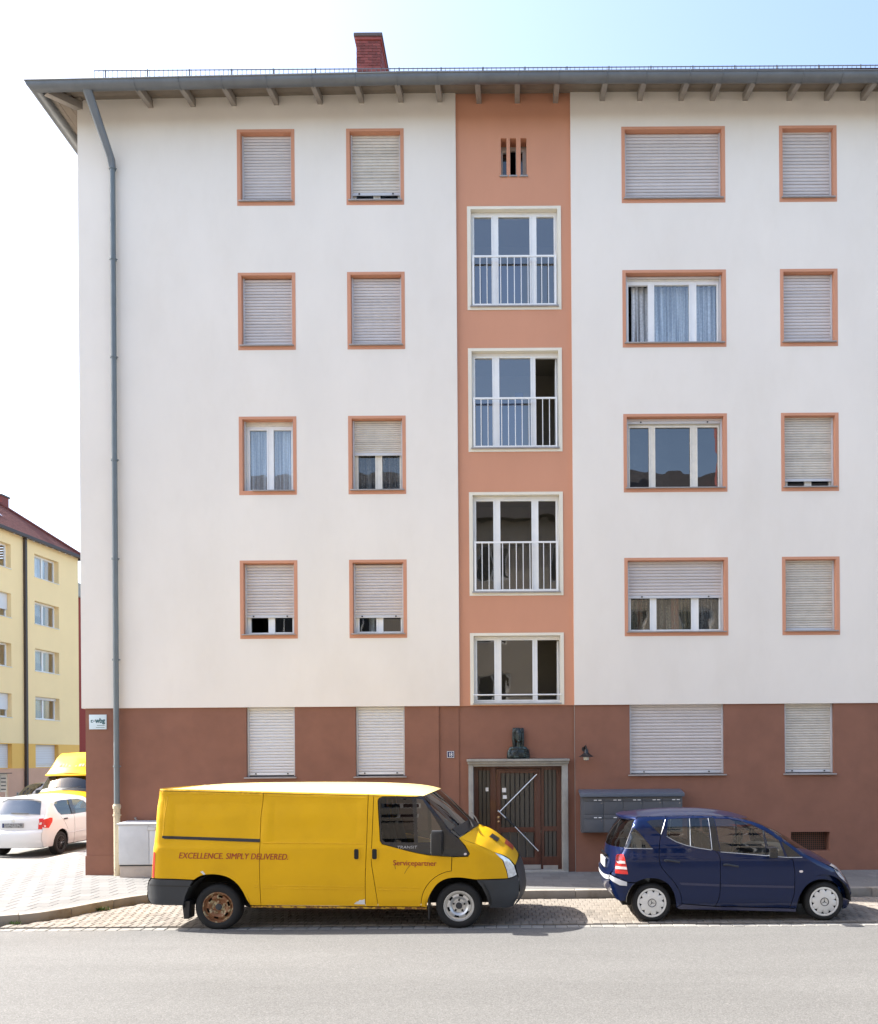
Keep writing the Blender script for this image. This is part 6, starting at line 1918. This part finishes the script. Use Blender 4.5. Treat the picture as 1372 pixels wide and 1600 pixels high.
# ------------------------------------------------------------------ the yellow house across the side street (own frame: t along the facade, n out of it)
PH0 = Vector((-28.08, 50.0, 0))
ang = radians(5.3)
DT, DN = Vector((sin(ang), cos(ang), 0)), Vector((cos(ang), -sin(ang), 0))
yh = empty('yellow_house', PH0 + DT * -5 - DN * 4, 'pale yellow corner house with ochre ground floor and red tiled roof', 'house')
def YP(t, n, z):
    return tuple(PH0 + DT * t + DN * n + Vector((0, 0, z)))
class FM(MB):
    """Shapes given as x = t along the facade, y = depth behind it, z up."""
    def build(s, name, m, parent=None, **k):
        s.v = [YP(x, -y, z) for x, y, z in s.v]
        return MB.build(s, name, m, parent, **k)
T0, T1 = -16.0, 3.08
wins = []
for c0, c1 in ((-1.1, 1.13), (-5.33, -3.10), (-9.2, -7.0), (-13.2, -11.0)):
    for z0, z1 in ((13.23, 14.60), (10.47, 11.83), (7.69, 9.02), (4.85, 6.20)):
        wins.append((c0, c1, z0, z1))
gw = [(c0, c1, 2.02, 3.36) for c0, c1 in ((-1.1, 1.0), (-5.33, -3.10), (-9.2, -7.0), (-13.2, -11.0))]
FM().plate(T0, T1, 3.40, 15.30, 0, 0.4, wins).build('facade', M['yellow_plaster'], yh)
FM().plate(T0, T1, 1.98, 3.398, 0.0, 0.4, gw).build('ground_floor_wall', M['ochre'], yh)
FM().box(T0, T1, 0.012, 0.4, -0.05, 1.978).build('plinth', M['pink_base'], yh)
FM().box(T0, T1, 10.10, 10.39, 0, 15.29).build('rear_wall', M['room'], yh)
FM().box(T1 - 0.3, T1 - 0.001, 0.41, 10.4, 0, 15.29).box(T0, T0 + 0.3, 0.41, 10.4, 0, 15.29).build('gable_wall', M['yellow_plaster'], yh, kind='stuff')
for i, (a, b, z0, z1) in enumerate(wins):
    mid = a + (b - a) * 0.49
    f = FM().plate(a - 0.03, b + 0.03, z0, z1 + 0.02, 0.30, 0.37, [(a + 0.09, mid - 0.06, z0 + 0.10, z1 - 0.10), (mid + 0.06, b - 0.09, z0 + 0.10, z1 - 0.10)]).build('window', M['frame_white'], yh)
    FM().quad((a, 0.345, z0), (b, 0.345, z0), (b, 0.345, z1), (a, 0.345, z1)).build('pane', M['pane_blue'], f)
    FM().box(a - 0.03, b + 0.03, -0.04, 0.32, z0 - 0.03, z0 + 0.012).build('sill', M['frame_aged'], f)
    FM().quad((a, 0.9, z0 - 0.2), (b, 0.9, z0 - 0.2), (b, 0.9, z1), (a, 0.9, z1)).build('room', M['room'], f)
    if i % 4 in (0,):
        FM().quad((a + 0.1, 0.5, z0), (mid + 0.5, 0.5, z0), (mid + 0.5, 0.5, z1), (a + 0.1, 0.5, z1)).build('curtain', M['curtain'], f)
    if i in (1, 2, 3):   # tilted sash
        FM().add([(a + 0.10, 0.29, z0 + 0.1), (mid - 0.08, 0.29, z0 + 0.1), (mid - 0.05, 0.43, z1 - 0.1), (a + 0.13, 0.43, z1 - 0.1)], [(0, 1, 2, 3)]).build('tilted_sash', M['pane'], f)
    if i == 3 or i in (5, 7):
        FM().box(a + 0.02, b - 0.02, 0.22, 0.29, z1 - (0.16 if i == 3 else 0.9), z1).build('roller_shutter', M['slat_white'], f)
for a, b, z0, z1 in gw:
    s = FM().box(a, b, 0.26, 0.30, z0 + (0.16 if a > -2 else 0), z1).build('roller_shutter', M['slat_white'], yh)
    for k in range(1, 13):
        z = z0 + (z1 - z0) * k / 13
        FM().box(a, b, 0.254, 0.2595, z, z + 0.02).build('slat_joint', M['slat_grey'], s)
    FM().box(a - 0.03, b + 0.03, 0.31, 0.38, z0, z1).build('window', M['frame_white'], yh)
pp = FM().box(-2.10, -1.94, -0.16, -0.02, 0.0, 15.25)
pp.build('downpipe', M['dark_pipe'], yh)
FM().box(T0 - 0.3, T1 + 0.35, -0.40, -0.22, 15.22, 15.40).box(T1 + 0.18, T1 + 0.36, -0.21, 10.4, 15.22, 15.40).build('gutter', M['dark_pipe'], yh, kind='stuff')
# hip roof with tile courses
e0, e1, ea, eb = T0 - 0.3, T1 + 0.3, -0.3, 10.7
rz_, mid_ = 19.6, 5.2
apx, apx0 = e1 - 5.5, e0 + 5.5
rm = FM()
NC = 34
for k in range(NC):   # stepped tile courses on the street side and the hip end
    f0, f1 = k / NC, (k + 1) / NC
    za, zb = 15.36 + (rz_ - 15.36) * f0 + 0.035, 15.36 + (rz_ - 15.36) * f1
    ya, yb = ea + (mid_ - ea) * f0, ea + (mid_ - ea) * f1
    xa, xb = e1 + (apx - e1) * f0, e1 + (apx - e1) * f1
    x0a, x0b = e0 + (apx0 - e0) * f0, e0 + (apx0 - e0) * f1
    rm.quad((x0a, ya, za), (xa, ya, za), (xb, yb, zb), (x0b, yb, zb))
    rm.quad((x0b, yb, zb), (xb, yb, zb), (xb, yb, zb + 0.035), (x0b, yb, zb + 0.035))
    yra, yrb = eb + (mid_ - eb) * f0, eb + (mid_ - eb) * f1
    rm.quad((xa, ya, za), (xa, yra, za), (xb, yrb, zb), (xb, yb, zb))
    rm.quad((xa, yra, za), (x0a, yra, za), (x0b, yrb, zb), (xb, yrb, zb))
rfo = rm.build('roof', M['tile_red'], yh)
hipt = MB().tube([YP(e1, 0.3, 15.42), YP(apx, -mid_, rz_ + 0.05)], 0.11, 6).tube([YP(apx, -mid_, rz_ + 0.05), YP(apx0, -mid_, rz_ + 0.05)], 0.11, 6)
hipt.build('ridge_tiles', M['tile_red'], rfo)
cx_ = FM().box(0.45, 1.10, 3.2, 3.9, 16.4, 18.6)
cx_.build('chimney', M['brick'], yh)
FM().box(0.39, 1.16, 3.14, 3.96, 18.602, 18.70).build('chimney_cap', M['concrete_dark'], yh)
FM().add([(-3.0, 1.05, 16.48), (-2.3, 1.05, 16.48), (-2.3, 1.55, 16.88), (-3.0, 1.55, 16.88)], [(0, 1, 2, 3)]).build('skylight', M['pane_blue'], rfo)

# the oxide red house behind its end
rh = empty('red_house', (-36, 66, 0), 'narrow glimpse of an oxide red house wall between the yellow house and the corner', 'house')
MB().box(-42, -31.75, 60.3, 72, -0.05, 14.3).build('wall', M['red_wall'], rh)
MB().box(-42.2, -31.55, 60.1, 72.2, 14.31, 15.3).build('roof', M['stone_grey'], rh)

# notice board on a post at the far side of the side street
nb = empty('notice_board', (-18.2, 29.5, 0), 'grey notice board on a thin post before the pink plinth of the yellow house', 'sign')
MB().box(-18.50, -18.02, 29.48, 29.53, 1.28, 1.93).build('board', M['stone_grey'], nb, bevel=0.01)
for k in range(4):
    MB().box(-18.22, -18.05, 29.470, 29.478, 1.36 + k * 0.13, 1.40 + k * 0.13).build('notice_line', M['plastic_dark'], nb)
MB().box(-18.48, -18.26, 29.462, 29.4695, 1.30, 1.90).build('dark_panel', M['plastic_dark'], nb)
MB().box(-18.6, -17.9, 29.40, 29.60, 1.935, 1.965).build('hood', M['plastic_dark'], nb, bevel=0.006)
MB().tube([(-18.08, 29.56, 0.0), (-18.08, 29.56, 1.9)], 0.035, 8).build('post', M['stone_grey'], nb, smooth=True)

# ------------------------------------------------------------------ the house behind the camera (seen mirrored in the panes)
oh = empty('beige_house', (0, -5, 0), 'beige terrace house with a dark tiled roof on the near side of the street', 'house')
OY, OZ = -3.0, 12.6
ow = [(x, x + 1.3, z, z + 1.45) for x in (-13.4, -10.6, -7.2, -4.4, -1.6, 1.6, 4.4, 7.2, 10.6, 13.2) for z in (1.6, 4.5, 7.3, 10.1)]
wl_ = MB()
wl_.v, wl_.f = [], []
wl_.plate(-17, 17, 0.0, OZ, -OY, -OY + 0.4, ow)
wl_.v = [(x, -y, z) for x, y, z in wl_.v]
wl_.build('facade', M['opp_wall'], oh)
for a, b, z0, z1 in ow:
    mbw = MB().plate(a, b, z0, z1, 0.12, 0.18, [(a + 0.08, (a + b) / 2 - 0.05, z0 + 0.09, z1 - 0.09), ((a + b) / 2 + 0.05, b - 0.08, z0 + 0.09, z1 - 0.09)])
    mbw.v = [(x, OY - y, z) for x, y, z in mbw.v]
    f = mbw.build('window', M['frame_white'], oh)
    MB().quad((a, OY - 0.17, z0), (b, OY - 0.17, z0), (b, OY - 0.17, z1), (a, OY - 0.17, z1)).build('pane', M['gloss_black'], f)
o1, o2 = OY + 0.45, OY - 5.2
MB().add([(-17.4, o1, OZ), (17.4, o1, OZ), (17.4, o2, 16.4), (-17.4, o2, 16.4), (-17.4, OY - 10.6, OZ), (17.4, OY - 10.6, OZ)], [(0, 1, 2, 3), (3, 2, 5, 4), (0, 3, 4), (1, 5, 2)]).build('roof', M['dark_tile'], oh)
for x in (-9.0, 2.6, 9.5):
    MB().box(x, x + 1.0, -6.6, -5.8, 14.2, 18.2).build('chimney', M['brick'], oh)
MB().box(-17, 17, -10.2, OY - 0.41, 0.0, OZ - 0.01).build('rear_block', M['opp_wall'], oh)
op = MB().box(-60, 60, OY, 3.19, -0.045, 0.10)
op.build('near_pavement', M['asphalt_far'], None, kind='structure')
